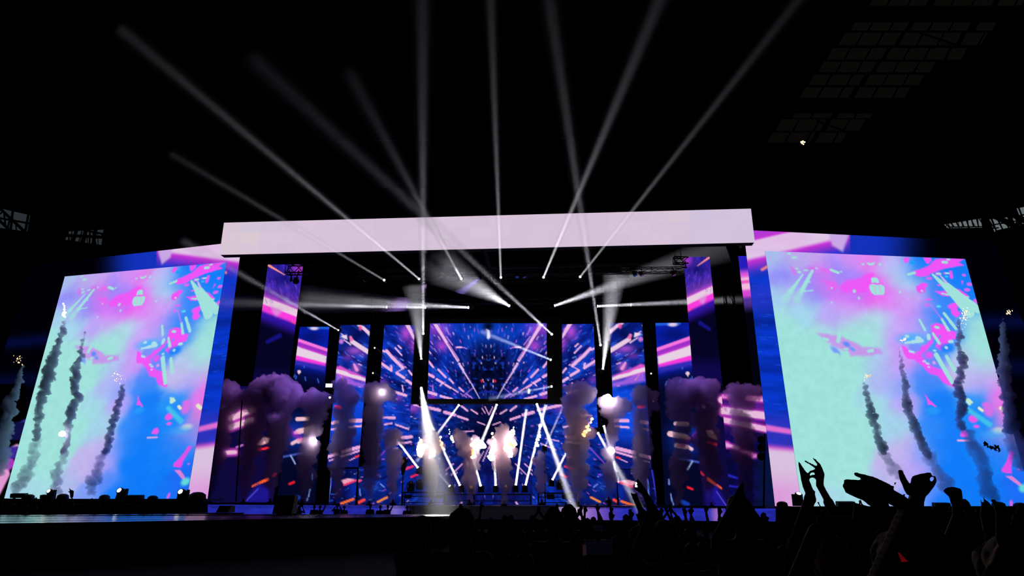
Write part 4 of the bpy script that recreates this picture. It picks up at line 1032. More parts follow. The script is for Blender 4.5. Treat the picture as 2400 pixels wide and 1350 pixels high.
PL_JET = STAGE(47.2)
JETS = [
 ([(490, 1179, 9), (497, 1130, 26), (508, 1050, 42), (522, 985, 50), (530, 945, 56)], [(528, 928, 32), (510, 945, 20), (548, 930, 24), (556, 950, 14), (500, 962, 12)], 'smoke jet nearest the runway, rising in front of the outer blue screen', []),
 ([(570, 1179, 10), (578, 1100, 36), (590, 1020, 46), (603, 960, 48)], [(604, 940, 34), (585, 945, 18), (622, 925, 32), (612, 905, 24), (642, 908, 26)], 'second smoke jet from the runway side, sharing a broad purple cap', []),
 ([(632, 1179, 10), (640, 1100, 38), (652, 1010, 52), (662, 950, 54)], [(664, 925, 38), (650, 905, 26), (682, 925, 24), (695, 925, 14), (690, 945, 16)], 'third smoke jet from the runway side, broadest purple head', []),
 ([(708, 1181, 9), (716, 1110, 34), (728, 1030, 42), (738, 970, 44)], [(740, 945, 30), (727, 942, 20), (755, 935, 20), (768, 950, 14), (772, 935, 9), (757, 970, 14)], 'smoke jet beside the blue window light and a white flare', [('flare', 741, 1036, 7.5)]),
 ([(784, 1184, 9), (794, 1110, 32), (804, 1030, 48), (808, 960, 44)], [(810, 925, 30), (800, 912, 18), (825, 935, 18), (790, 935, 14)], 'dim brown smoke jet in front of the pink diagonal bar column, runway side', []),
 ([(865, 1184, 9), (868, 1110, 34), (873, 1020, 44), (875, 960, 48)], [(880, 925, 32), (895, 912, 20), (905, 925, 18), (870, 910, 14), (912, 915, 12)], 'smoke jet with a warm lit head beside the narrow runway side column', [('flare', 899, 922, 5)]),
 ([(921, 1182, 9), (921, 1120, 32), (920, 1060, 44)], [(918, 1030, 22), (910, 1018, 14), (930, 1022, 14)], 'short dark smoke jet beside the runway side lamp platform', []),
 ([(1010, 1182, 10), (1009, 1120, 36), (1007, 1080, 40)], [(1008, 1050, 24), (995, 1040, 16), (1025, 1045, 18), (1012, 1022, 16)], 'smoke jet with white fire, under the wide white beam', [('flame', 992, 1066, 24, 40, -4), ('flame', 1012, 1072, 14, 24, 4), ('flame', 1040, 1052, 10, 26, -8), ('flame', 1064, 1036, 8, 28, -10)]),
 ([(1100, 1182, 9), (1100, 1130, 32), (1104, 1080, 40)], [(1104, 1052, 24), (1088, 1035, 20), (1078, 1018, 14), (1112, 1040, 18)], 'smoke jet with orange fire and a white flare at its side', [('flame', 1110, 1070, 12, 40, -2, 'o'), ('flare', 1126, 1043, 10), ('flame', 1113, 1071, 6, 14, 0)]),
 ([(1181, 1184, 9), (1181, 1130, 34), (1180, 1080, 44)], [(1180, 1050, 26), (1165, 1040, 18), (1178, 1015, 20), (1190, 1030, 18)], 'smoke jet with the tallest white fire, centre of the stage', [('flame', 1158, 1072, 22, 56, 0), ('flame', 1198, 1068, 14, 30, 0), ('flame', 1194, 1050, 26, 46, 6)]),
 ([(1270, 1182, 9), (1268, 1130, 26), (1266, 1095, 28)], [(1266, 1082, 15), (1265, 1068, 10)], 'thin low smoke jet at the crowd side of the fires', [('flame', 1258, 1046, 10, 48, 8)]),
 ([(1356, 1186, 12), (1354, 1120, 46), (1350, 1030, 52), (1348, 960, 50)], [(1356, 925, 32), (1342, 915, 20), (1372, 930, 20), (1338, 945, 20), (1366, 1010, 20)], 'tall broad smoke jet in front of the narrow crowd side column', [('flame', 1370, 1020, 12, 36, 16, 'o')]),
 ([(1427, 1176, 9), (1426, 1130, 28), (1430, 1050, 28), (1438, 980, 36)], [(1440, 960, 26), (1425, 950, 20), (1456, 950, 20), (1415, 965, 10)], 'smoke jet with a large bright flare at its head', [('flare', 1424, 938, 11), ('flare', 1433, 1057, 7.5)]),
 ([(1506, 1186, 10), (1504, 1110, 36), (1506, 1020, 44), (1508, 960, 42)], [(1508, 930, 26), (1495, 918, 16), (1526, 935, 18), (1534, 950, 12)], 'dim smoke jet in front of the pink bar column, crowd side', []),
 ([(1592, 1188, 10), (1592, 1110, 38), (1598, 1030, 40), (1604, 970, 42)], [(1602, 935, 30), (1585, 915, 24), (1575, 935, 14), (1615, 915, 24), (1580, 962, 18)], 'first of two joined smoke jets below the crowd side tall screen', []),
 ([(1668, 1188, 10), (1662, 1110, 38), (1656, 1030, 50), (1648, 970, 50)], [(1640, 930, 32), (1655, 910, 22), (1668, 900, 16), (1630, 905, 22), (1670, 950, 18)], 'second of two joined smoke jets below the crowd side tall screen', []),
 ([(1754, 1188, 12), (1748, 1110, 36), (1740, 1030, 48), (1737, 970, 46)], [(1738, 930, 32), (1722, 915, 18), (1755, 915, 20), (1770, 920, 16), (1716, 960, 12), (1762, 935, 16)], 'smoke jet nearest the crowd side outer screen', []),
]
for i, (path, cap, lb, fires) in enumerate(JETS):
    rnd = random.Random(50 + i)
    root = empty('smoke_jet', PL_JET.hit(path[0][0], path[0][1]), lb, 'smoke', 'smoke jets along the stage front')
    balls = path_balls(path, PL_JET.hit, 7, rnd, 0.10) + cap_balls(cap, PL_JET.hit, rnd)
    lumps('plume', balls, 0.085, 0.44, 1.7, 60 + i, M_SMOKE, root)
    bm = bmesh.new(); b0 = root.location; bm_lathe(bm, [(0.22, 0), (0.22, 0.12), (0.08, 0.2), (0.06, 0.34), (0.09, 0.36)], Matrix.Translation((b0.x, b0.y, b0.z - 0.06)), 10)
    from_bm('nozzle', bm, M_METAL, root)
    for j, fr in enumerate(fires):
        if fr[0] == 'flame':
            flame(fr[1], fr[2], fr[3], fr[4], fr[5], root, M_FLAMEO if len(fr) > 6 else M_FLAME, PL_JET, 500 + i * 10 + j, 0.25)
        else:
            P = PL_JET.hit(fr[1], fr[2]) + PL_JET.n * 0.45; s = (P - CAM).dot(FWD) / F
            rr = random.Random(i * 7 + j)
            lumps('flare', [(P + Vector((rr.uniform(-.5, .5), 0, rr.uniform(-.5, .5))) * fr[3] * s * k, fr[3] * s * (1 - 0.2 * k)) for k in range(3)], 0.06, 0.10, 2.5, 800 + i * 10 + j, M_FLARE, root)

P_TL = P_SIDEL.shift(-1.4); P_TR = P_SIDER.shift(-1.4)
COMETS = [
 (P_TL, [(36, 1147, 20), (58, 1118, 24), (78, 1082, 18), (82, 1052, 16)], [(88, 1030, 17), (88, 990, 16), (94, 945, 20), (108, 895, 26), (124, 840, 24), (136, 805, 16), (148, 775, 13), (152, 748, 8)], 'flame', 'smoke comet with a tall white flame tip, over the mint side of the runway screen', (154, 728, 10, 30)),
 (P_TL, [(128, 1152, 18), (132, 1110, 20), (146, 1084, 16)], [(152, 1055, 17), (158, 1015, 15), (164, 965, 24), (180, 930, 20), (172, 905, 22), (180, 865, 18), (188, 835, 13), (195, 800, 10), (200, 772, 5)], None, 'smoke comet without flame tip, small white glare halfway down', None),
 (P_TL, [(212, 1152, 16), (222, 1122, 26), (236, 1085, 18)], [(246, 1058, 17), (254, 1030, 18), (264, 995, 17), (274, 955, 17), (284, 920, 14), (290, 897, 8)], 'spark', 'shorter smoke comet with an orange tip over the blue part of the runway screen', (291, 888, 9, 16)),
 (P_TL, [(-6, 1110, 34), (2, 1070, 34), (6, 1030, 34)], [(12, 995, 30), (24, 950, 25), (38, 910, 17), (50, 870, 11), (57, 852, 7)], 'spark', 'smoke comet with orange sparks against the dark edge beyond the runway screen', (58, 844, 9, 16)),
 (P_TR, [(2108, 1116, 22), (2088, 1090, 20)], [(2068, 1058, 22), (2060, 1025, 20), (2048, 990, 20), (2040, 955, 16), (2032, 925, 15), (2024, 895, 10)], 'spark', 'shortest smoke comet on the crowd side, over the mint part of the screen', (2021, 885, 7, 9)),
 (P_TR, [(2222, 1140, 26), (2205, 1112, 26), (2190, 1092, 18)], [(2172, 1065, 22), (2155, 1030, 24), (2142, 995, 22), (2128, 955, 22), (2120, 905, 16), (2114, 855, 13), (2106, 808, 6)], 'spark', 'smoke comet with faint sparks beside the shortest crowd side comet', (2105, 801, 3, 4)),
 (P_TR, [(2328, 1165, 34), (2312, 1125, 30), (2300, 1080, 26), (2280, 1045, 30), (2268, 1018, 22)], [(2256, 1000, 20), (2248, 985, 18), (2256, 955, 26), (2246, 915, 20), (2250, 880, 20), (2258, 848, 20), (2248, 815, 13), (2249, 765, 11), (2248, 745, 8)], 'burst', 'tallest smoke comet over the crowd side screen, sparkling head', (2248, 735, 10, 14)),
 (P_TR, [(2398, 1092, 30), (2380, 1050, 32)], [(2372, 1005, 32), (2362, 950, 28), (2356, 900, 24), (2354, 850, 22), (2352, 800, 18), (2350, 760, 10), (2351, 742, 5)], 'spark', 'pale smoke comet on the dark beyond the crowd side screen', (2352, 736, 3, 6)),
]
for i, (pl, low, up, tip, lb, tp) in enumerate(COMETS):
    rnd = random.Random(90 + i)
    root = empty('smoke_comet', pl.hit(low[0][0], low[0][1]), lb, 'smoke', 'pyrotechnic comets before the side screens')
    lumps('trail', path_balls([(x, y, w * 0.86) for x, y, w in up], pl.hit, 5, rnd, 0.20), 0.05, 0.22, 3.4, 120 + i, M_COMET, root)
    lumps('drifting_trail', path_balls(low + [up[0]], pl.hit, 5, rnd, 0.28), 0.055, 0.26, 3.0, 150 + i, M_COMET_THIN, root)
    if tip == 'flame':
        f = flame(tp[0], tp[1] + tp[3] / 2, tp[2], tp[3], 2, root, M_FLAME, pl, 900 + i, 0.2)
    elif tip:
        n = {'spark': 22, 'burst': 60}[tip]
        bm = bmesh.new()
        for k in range(n):
            q = pl.hit(tp[0] + rnd.gauss(0, 0.38) * tp[2], tp[1] + rnd.gauss(0, 0.4) * tp[3] + (abs(rnd.gauss(0, 14)) if tip == 'burst' else 0)) + pl.n * rnd.uniform(0.2, 0.8)
            bmesh.ops.create_icosphere(bm, subdivisions=1, radius=rnd.uniform(0.010, 0.028) * (1.5 if k % 5 == 0 else 1), matrix=Matrix.Translation(q) @ Matrix.Diagonal((1, 1, rnd.uniform(1, 2.2), 1)))
        o = from_bm('sparks', bm, M_SPARK, root); o['kind'] = 'stuff'
    if i == 1:
        P = pl.hit(160, 1018) + pl.n * 0.5
        lumps('flare', [(P, 0.20), (P + Vector((0.08, 0, -0.05)), 0.15)], 0.05, 0.05, 2.5, 777, M_FLARE, root)
P = at(1882, 335, 60)
bm = bmesh.new()
for k in range(6):
    bmesh.ops.create_icosphere(bm, subdivisions=1, radius=0.09, matrix=Matrix.Translation(P + Vector((random.uniform(-.25, .25), 0, random.uniform(-.15, .2)))))
tag(from_bm('ember', bm, M_FLAMEO), 'small orange ember glowing high under the roof lights', 'spark', kind='stuff')
# ---------------------------------------------------------------- trusses, roof, ladders and gear
def lattice(bm, a, b, w, h, n, r=0.035, side=None):
    """box lattice from a to b"""
    a = Vector(a); b = Vector(b); d = (b - a).normalized()
    s = side or (d.cross(Vector((0, 0, 1))).normalized() if abs(d.z) < 0.9 else Vector((1, 0, 0)))
    t = s.cross(d).normalized()
    off = [s * (i * w / 2) + t * (j * h / 2) for i, j in ((-1, -1), (1, -1), (1, 1), (-1, 1))]
    for o in off: bm_rod(bm, a + o, b + o, r, seg=6)
    for k in range(n):
        p, q = a.lerp(b, k / n), a.lerp(b, (k + 1) / n)
        for i in range(4):
            o0, o1 = off[i], off[(i + 1) % 4]
            bm_rod(bm, p + o0, q + o1 if k % 2 else p + o1, r * 0.6, seg=5)
            bm_rod(bm, p + o0, q + o1, r * 0.6, seg=5)

roof_z = min(P_FASCIA.hit(525, 522).z, P_FASCIA.hit(1760, 489).z) - 0.75
pr0 = STAGE(44.9); pr1 = STAGE(60.9)
q = [pr0.hit(530, 560), pr0.hit(1752, 540), pr1.hit(1720, 700), pr1.hit(640, 700)]
q = [Vector((p.x, p.y, roof_z)) for p in q]
root = empty('roof_grid', Vector((q[0].lerp(q[2], 0.5))), 'black open grid of roof beams behind the long header screen', 'roof')
for t in (0.17, 0.506, 0.63, 0.688, 0.757, 0.98):      # open roof grid: cross beams and two side beams
    bm = bmesh.new(); bm_rod(bm, q[0].lerp(q[3], t), q[1].lerp(q[2], t), 0.22, seg=8); from_bm('cross_beam', bm, M_METAL, root)
for t in (0.0, 0.5, 1.0):
    bm = bmesh.new(); bm_rod(bm, q[0].lerp(q[1], t), q[3].lerp(q[2], t), 0.22, seg=8); from_bm('side_beam', bm, M_METAL, root)
for k, p in enumerate([pr0.shift(5.4).hit(604, 700), pr0.shift(5.4).hit(1708, 700), pr1.hit(700, 800), pr1.hit(1600, 800)]):
    tw = empty('roof_tower', Vector((p.x, p.y, 0)), ['dark lattice roof tower beside the tall screen, runway side', 'dark lattice roof tower beside the tall screen, crowd side', 'dark rear roof tower behind the column screens, runway side', 'dark rear roof tower behind the column screens, crowd side'][k], 'tower')
    bm = bmesh.new(); lattice(bm, (p.x, p.y, 0.3), (p.x, p.y, roof_z), 0.6, 0.6, 18, 0.05, Vector((1, 0, 0))); from_bm('lattice', bm, M_METAL, tw)
    bm = bmesh.new(); bm_box(bm, (p.x, p.y, 0.15), (1.4, 1.4, 0.3)); from_bm('footing', bm, M_METAL, tw)
bm = bmesh.new()
for px in (1020, 1270):
    p = p_main.shift(0.3).hit(px, 758); bm_rod(bm, p, (p.x, p.y, roof_z), 0.04, seg=6)
from_bm('hanger', bm, M_METAL, MAIN_ROOT)['kind'] = 'stuff'
for rt, qd, yy in SLIM:
    for a_, b_ in ((0, 1), (1, 0)):
        p = STAGE(yy).shift(0.2).hit(*qd[a_]).lerp(STAGE(yy).shift(0.2).hit(*qd[b_]), 0.3); bm = bmesh.new(); bm_rod(bm, p - Vector((0, 0, 0.6)), (p.x, p.y, roof_z), 0.03, seg=5); from_bm('hanger', bm, M_METAL, rt)
def hung_truss(px0, px1, py0, py1, Y, label, lamps_drop=0.5):
    a = at(px0, py0, Y); b = at(px1, py1, Y)
    root = empty('truss', a.lerp(b, 0.5), label, 'truss')
    bm = bmesh.new(); lattice(bm, a, b, 0.4, 0.4, int((b - a).length / 0.8), 0.03); from_bm('lattice', bm, M_METAL, root)
    for t in (0.02, 0.35, 0.65, 0.98):
        p = a.lerp(b, t); bm = bmesh.new(); bm_rod(bm, p, (p.x, p.y, roof_z), 0.02, seg=5); from_bm('hoist_chain', bm, M_METAL, root)
    return a, b
hung_truss(840, 1600, 644, 633, 47.6, 'long black truss carrying the upper lamp row')
hung_truss(870, 1440, 708, 705, 53.5, 'long black truss carrying the middle lamp row')
# short end trusses that show as silhouettes on the tall screens
a = at(672, 628, 47.6); b = at(716, 628, 47.6)
root = empty('truss', a, 'short lattice truss silhouetted on the tall screen top, round lamp hanging under it', 'truss')
bm = bmesh.new(); lattice(bm, a + Vector((0, 0, -0.1)), b + Vector((0.6, 0, -0.1)), 0.6, 0.75, 3, 0.05); from_bm('lattice', bm, M_METAL, root)
bm = bmesh.new(); bm_rod(bm, a + Vector((0.4, 0, 0.2)), (a.x + 0.4, a.y, roof_z), 0.03, seg=5); from_bm('hoist_chain', bm, M_METAL, root)
bm = bmesh.new()
for k in range(10):     # looped cable
    t0, t1 = k / 10, (k + 1) / 10
    f = lambda t: at(677 + 10 * t + 4 * math.sin(t * 6), 634 + 60 * math.sin(math.pi * min(t, 1)) * 0.36 + 8 * t, 47.3)
    bm_rod(bm, f(t0), f(t1), 0.05, seg=5)
from_bm('cable', bm, M_METAL, root)
a = at(1597, 610, 47.4); b = at(1612, 612, 47.4)
root = empty('truss', a, 'short lattice stub silhouetted on the crowd side tall screen corner', 'truss')
bm = bmesh.new(); lattice(bm, a - Vector((0.6, 0, 0)), b, 0.4, 0.5, 2, 0.05); bm_rod(bm, at(1606, 612, 47.4), at(1607, 628, 47.4), 0.05, seg=6); bm_rod(bm, at(1599, 627, 47.4), at(1610, 627, 47.4), 0.06, seg=6); from_bm('lattice', bm, M_METAL, root)
bm = bmesh.new(); bm_rod(bm, a, (a.x, a.y, roof_z), 0.03, seg=5); from_bm('hoist_chain', bm, M_METAL, root)
c = at(694, 659, 47.2)
root = empty('round_lamp', c, 'round black lamp hanging as a silhouette before the tall screen', 'stage light')
bm = bmesh.new(); bm_lathe(bm, [(0.05, -0.1), (0.22, -0.06), (0.24, 0.1), (0.14, 0.22)], Matrix.Translation(c) @ align((0.1, -1, -0.2)), 20); from_bm('lamp_head', bm, M_METAL, root)
bm = bmesh.new(); bm_rod(bm, c + Vector((0, 0, 0.2)), c + Vector((0.02, 0.3, 0.95)), 0.05, seg=6); bm_box(bm, c + Vector((0, 0, 0.27)), (0.36, 0.08, 0.06)); from_bm('yoke', bm, M_METAL, root)

# wash lamps between the upper row, dim purple and blue, they tint the smoke
M_WASHP = mat_emit('wash_lens_purple', (0.30, 0.10, 0.42), 0.35); M_WASHB = mat_emit('wash_lens_blue', (0.03, 0.06, 0.42), 0.35)
WASH = [((857, 646), 'p', (535, 935), 3500), ((1030, 640), 'p', (650, 920), 8000), ((1047, 641), 'b', (680, 925), 6000), ((1127, 640), 'b', (740, 945), 5000), ((1212, 637), 'b', None, 0), ((1228, 637), 'b', (1355, 920), 1800), ((1487, 633), 'b', (1620, 915), 3000), ((1503, 633), 'p', (1650, 910), 2500), ((1578, 632), 'p', (1738, 915), 2500)]
for i, (s, cl, tgt, wt) in enumerate(WASH):
    P = at(s[0], s[1], 47.6) - Vector((0, 0, 0.35))
    aim = PL_JET.hit(*tgt) if tgt else P + Vector((0, -3, -8))
    d = (aim - P).normalized()
    root = empty('wash_lamp', P + Vector((0, 0, 0.4)), 'small dim ' + ('purple' if cl == 'p' else 'blue') + ' wash lamp, number ' + ORD[i] if False else ('dim ' + ('purple' if cl == 'p' else 'blue') + ' wash lamp under the header, ' + ['at the runway end', 'beside the second riser beam', 'just inside the second riser beam', 'above the middle lamp row\'s third lamp', 'first of a blue pair at mid stage', 'second of a blue pair at mid stage', 'first of the crowd side pair', 'second of the crowd side pair', 'last one beside the tall screen'][i]), 'stage light', 'wash lamps under the header')
    M = Matrix.Translation(P) @ align(d)
    bm = bmesh.new(); bm_lathe(bm, [(0.08, -0.22), (0.14, -0.18), (0.16, 0.12)], M, 12); from_bm('lamp_head', bm, M_METAL, root)
    bm = bmesh.new(); bm_lathe(bm, [(0.14, 0.12), (0.08, 0.135), (0.03, 0.14)], M, 12); from_bm('lens', bm, M_WASHP if cl == 'p' else M_WASHB, root)
    bm = bmesh.new(); bm_box(bm, P + Vector((0, 0, 0.22)), (0.42, 0.1, 0.05)); bm_rod(bm, P + Vector((0, 0, 0.22)), P + Vector((0, 0, 0.5)), 0.03, seg=6)
    for sg in (-1, 1): bm_box(bm, P + Vector((sg * 0.2, 0, 0.1)), (0.03, 0.08, 0.26))
    from_bm('yoke', bm, M_METAL, root)
    if wt:
        ld = bpy.data.lights.new('wash_light', 'SPOT'); ld.energy = wt; ld.color = (0.62, 0.30, 1.0) if cl == 'p' else (0.30, 0.22, 1.0)
        ld.spot_size = math.radians(24); ld.spot_blend = 0.8; ld.shadow_soft_size = 0.1
        lo = bpy.data.objects.new('wash_light', ld); COL.objects.link(lo); lo.parent = root; lo.matrix_parent_inverse = Matrix.Translation(-root.location)
        lo.matrix_basis = Matrix.Translation(P + d * 0.2) @ (Vector((0, 0, -1)).rotation_difference(d)).to_matrix().to_4x4()

# black banners with lamp ladders in the gaps beside the narrow columns
def banner(label, q, Y, rungs=7):
    pl = STAGE(Y); cs = [pl.hit(*p) for p in q]
    root = empty('lamp_ladder', (cs[2] + cs[3]) / 2, label, 'lamp ladder')
    bm = bmesh.new(); bm_prism(bm, cs, [p - pl.n * 0.06 for p in cs]); from_bm('cloth', bm, M_BLACK, root)
    for sd in (0, 1):
        up_ = cs[sd].lerp(cs[1 - sd], 0.25) - pl.n * 0.03; bm = bmesh.new(); bm_rod(bm, up_ - Vector((0, 0, 0.3)), (up_.x, up_.y, roof_z), 0.03, seg=5); from_bm('hanger', bm, M_METAL, root)
        bm = bmesh.new(); bm_rod(bm, cs[sd].lerp(cs[1 - sd], 0.25) + pl.n * 0.15 + Vector((0, 0, 1.0)), cs[3 - sd].lerp(cs[2 + sd], 0.25) + pl.n * 0.15, 0.04, seg=6); from_bm('upright', bm, M_METAL, root)
    for k in range(rungs):
        t = (k + 0.5) / rungs; bm = bmesh.new(); bm_rod(bm, cs[0].lerp(cs[3], t) + pl.n * 0.15, cs[1].lerp(cs[2], t) + pl.n * 0.15, 0.03, seg=6); from_bm('rung', bm, M_METAL, root)
banner('black lamp ladder between the two columns beside the bright flare, crowd side', [(1390, 745), (1430, 745), (1446, 1016), (1401, 1016)], 55.9)
banner('black lamp ladder in the gap of the two inner columns, runway side', [(867, 748), (903, 748), (882, 1094), (838, 1094)], 55.9)
for lb, q in [('black leg drape between the two outer columns, runway side', [(768, 748), (800, 748), (770, 1182), (735, 1182)]), ('black leg drape between the two outer columns, crowd side', [(1504, 745), (1538, 745), (1562, 1188), (1540, 1188)])]:
    pl = STAGE(54.2); cs = [pl.hit(*p) for p in q]; bm = bmesh.new(); bm_prism(bm, cs, [p - pl.n * 0.05 for p in cs]); tag(from_bm('leg_drape', bm, M_BLACK), lb, 'drape')
# rectangular blue window lamp and small lamps near it
P = at(772, 904, 51.6)
root = empty('strobe_lamp', P, 'rectangular bright blue-white strobe lamp beside the outermost column, runway side', 'stage light')
bm = bmesh.new(); bm_box(bm, P, (0.66, 0.22, 0.42)); bmesh.ops.bevel(bm, geom=bm.edges[:], offset=0.03, segments=1); from_bm('housing', bm, M_METAL, root)
bm = bmesh.new(); bm_box(bm, P + Vector((0, -0.115, 0)), (0.52, 0.02, 0.28)); from_bm('lit_panel', bm, mat_emit('strobe_panel', (0.55, 0.6, 1.0), 5.0), root)
moving_head(at(773, 931, 51.6), at(776, 960, 44), 'small bright lamp just below the rectangular strobe', hang=True, scale=0.8, bracket=2.8)
bm = bmesh.new(); bm_rod(bm, P, P + Vector((0, 3, 0)), 0.04, seg=6); from_bm('bracket', bm, M_METAL, root)
# tall thin pole before the corner screen
bm = bmesh.new(); bm_rod(bm, P_FRONT.shift(0.5).hit(553, 1176), P_FRONT.shift(0.5).hit(567, 940), 0.05, seg=8)
tag(from_bm('pole', bm, M_METAL), 'thin black pole standing between the first two smoke jets', 'pole')
# three stacked round lamps
c0 = [STAGE(46.6).hit(1784, y) for y in (1031, 1050, 1070)]
root = empty('blinder_lamp', STAGE(46.6).hit(1790, 1188), 'column of three stacked round lamps before the dark corner screen, crowd side', 'stage light')
for c in c0:
    bm = bmesh.new(); bm_lathe(bm, [(0.05, -0.16), (0.22, -0.10), (0.27, 0.08), (0.20, 0.11)], Matrix.Translation(c) @ align((-0.2, -1, -0.1)), 18); from_bm('lamp', bm, M_METAL, root)
bm = bmesh.new(); bm_rod(bm, STAGE(46.6).hit(1790, 1188), c0[0] + Vector((0.3, 0, 0.4)), 0.06, seg=8); from_bm('stand', bm, M_METAL, root)
# platforms with floor lamps
def platform(label, px0, px1, top_py, Y, rails=2):
    a = at(px0, top_py, Y); b = at(px1, top_py, Y); b.z = a.z
    root = empty('lamp_platform', Vector(((a.x + b.x) / 2, Y, deck_z)), label, 'platform')
    bm = bmesh.new(); bm_box(bm, ((a.x + b.x) / 2, Y + 0.4, a.z - 0.06), ((b.x - a.x), 1.0, 0.1)); from_bm('top', bm, M_METAL, root)
    n = max(2, int((b.x - a.x) / 1.8) + 1)
    for k in range(n):
        for yy in (Y - 0.05, Y + 0.85):
            x = a.x + (b.x - a.x) * k / (n - 1); bm = bmesh.new(); bm_rod(bm, (x, yy, deck_z), (x, yy, a.z - 0.1), 0.05, seg=6); from_bm('leg', bm, M_METAL, root)
    for k in range(rails):
        z = deck_z + (a.z - 0.1 - deck_z) * (k + 0.4) / rails
        bm = bmesh.new(); bm_rod(bm, (a.x, Y - 0.08, z), (b.x, Y - 0.08, z), 0.04, seg=6); from_bm('rail', bm, M_METAL, root)
    return a
platform('black lamp platform under the centre row of floor lamps', 1044, 1244, 1157, 55.6, 1)
platform('black lamp platform with two unlit lamps, runway side', 945, 1042, 1152, 54.5)
platform('black lamp platform with a lit and an unlit lamp, crowd side', 1262, 1352, 1154, 54.5)
for (x, y, lb) in [(963, 1138, 'unlit floor lamp on the runway side platform, outer one'), (984, 1134, 'unlit floor lamp on the runway side platform, inner one'), (1312, 1134, 'unlit floor lamp on the crowd side platform, beside the lit one')]:
    moving_head(at(x, y, 54.3), at(x, y - 60, 52), lb, lens='off', scale=1.25)
for (x, y, w, h, lb) in [(957, 1164, 13, 8, 'small black case on the runway side platform, outer one'), (1030, 1164, 16, 8, 'small black case on the runway side platform, inner one'), (1290, 1164, 17, 11, 'black case under the lit lamp of the crowd side platform'), (1328, 1164, 20, 11, 'black case under the unlit lamp of the crowd side platform')]:
    P = at(x, y, 54.2); s = 54.2 / F
    root = empty('flight_case', P, lb, 'case'); bm = bmesh.new(); bm_box(bm, P, (w * s, 0.5, h * s)); bmesh.ops.bevel(bm, geom=bm.edges[:], offset=0.03, segments=1); from_bm('box', bm, M_METAL, root)
    bm = bmesh.new(); bm_rod(bm, P + Vector((-0.12, -0.27, 0)), P + Vector((0.12, -0.27, 0)), 0.02, seg=6); from_bm('handle', bm, M_STEEL, root)
# hanging silhouette at the runway side of the platform
P = at(946, 1090, 52.6)
root = empty('hanging_lamp', P, 'dark narrow lamp silhouette tilted beside the runway side platform', 'stage light')
bm = bmesh.new(); bm_lathe(bm, [(0.10, -0.75), (0.22, -0.1), (0.24, 0.35), (0.12, 0.6)], Matrix.Translation(P) @ align((0.06, -0.1, 1)), 12); from_bm('lamp_head', bm, M_METAL, root)
bm = bmesh.new(); bm_rod(bm, (P.x, P.y, deck_z), P - Vector((0, 0, 0.6)), 0.05, seg=6); from_bm('stand', bm, M_METAL, root)
bm = bmesh.new(); bm_rod(bm, at(950, 1077, 52.4), at(955, 1083, 52.4), 0.1, seg=8); from_bm('lens_hood', bm, M_METAL, root)

# lamps, bars and domes on the low ledge in front of the two side screens
def ledge(label, pl, px0, px1, py_top, py_top2):
    a = pl.hit(px0, py_top); b = pl.hit(px1, py_top2); b.z = a.z
    bk = -pl.n * 1.6
    root = empty('side_platform', (a + b) / 2 - Vector((0, 0, a.z)), label, 'stage')
    bm = bmesh.new(); bm_prism(bm, [a, b, b + bk, a + bk], [p - Vector((0, 0, 0.12)) for p in (a, b, b + bk, a + bk)]); from_bm('deck', bm, M_DECK, root)
    bm = bmesh.new(); f = [a - Vector((0, 0, 0.12)), b - Vector((0, 0, 0.12)), Vector((b.x, b.y, 0)), Vector((a.x, a.y, 0))]; bm_prism(bm, [p - pl.n * 0.1 for p in f], [p - pl.n * 0.2 for p in f]); from_bm('front_wall', bm, M_SKIRT, root)
    return a.z
PL_L = P_SIDEL.shift(-1.8); PL_R = P_SIDER.shift(-1.8)
ledge('low dark ledge below the runway side screen, lamps standing on it', PL_L, -80, 482, 1169, 1177)
ledge('low dark ledge below the crowd side screen, lamps standing on it', PL_R, 1822, 2470, 1187, 1196)
def dome(px, py, w, label, pl):
    """rain dome over a lamp: clear bulging hood on a base"""
    P = pl.hit(px, py); s = (P - CAM).dot(FWD) / F; r = w * s / 2
    root = empty('domed_lamp', P, label, 'stage light')
    bm = bmesh.new(); bm_lathe(bm, [(r * 0.95, 0), (r, r * 0.2), (r * 0.9, r * 0.8), (r * 0.5, r * 1.05), (r * 0.1, r * 1.1)], Matrix.Translation(P), 18); from_bm('hood', bm, M_METAL, root, True)
    bm = bmesh.new(); bm_box(bm, P + Vector((0, 0, 0.04)), (2.3 * r, 1.6 * r, 0.1)); from_bm('base', bm, M_METAL, root)
def bar_lamp(px, py, w, h, label, pl):
    P = pl.hit(px, py); s = (P - CAM).dot(FWD) / F
    root = empty('flood_lamp', P, label, 'stage light')
    bm = bmesh.new(); bm_box(bm, P + Vector((0, 0, h * s * 0.62)), (w * s, 0.35, h * s * 0.76), Matrix.Rotation(0.12, 4, 'X')); bmesh.ops.bevel(bm, geom=bm.edges[:], offset=0.04, segments=1); from_bm('housing', bm, M_METAL, root)
    for sg in (-1, 1):
        bm = bmesh.new(); bm_box(bm, P + Vector((sg * w * s * 0.3, 0, h * s * 0.14)), (0.06, 0.2, h * s * 0.28)); from_bm('foot', bm, M_METAL, root)
for a_ in [(43, 1170, 34, 13, 'long flood lamp at the far end of the runway side ledge'), (111, 1171, 30, 11, 'second flood lamp on the runway side ledge, under the second comet'), (316, 1174, 36, 13, 'flood lamp beside the lit domed lamp on the runway side ledge')]: bar_lamp(*a_, PL_L)
for a_ in [(68, 1171, 22, 'domed lamp beside the first flood lamp on the runway side ledge'), (146, 1172, 26, 'domed lamp under the second comet on the runway side ledge'), (244, 1173, 24, 'domed unlit lamp under the blue part of the runway side screen'), (357, 1175, 24, 'domed unlit lamp between the two lit lamps on the runway side ledge'), (461, 1176, 40, 'large dark domed lamp at the stage end of the runway side ledge')]: dome(*a_, PL_L)
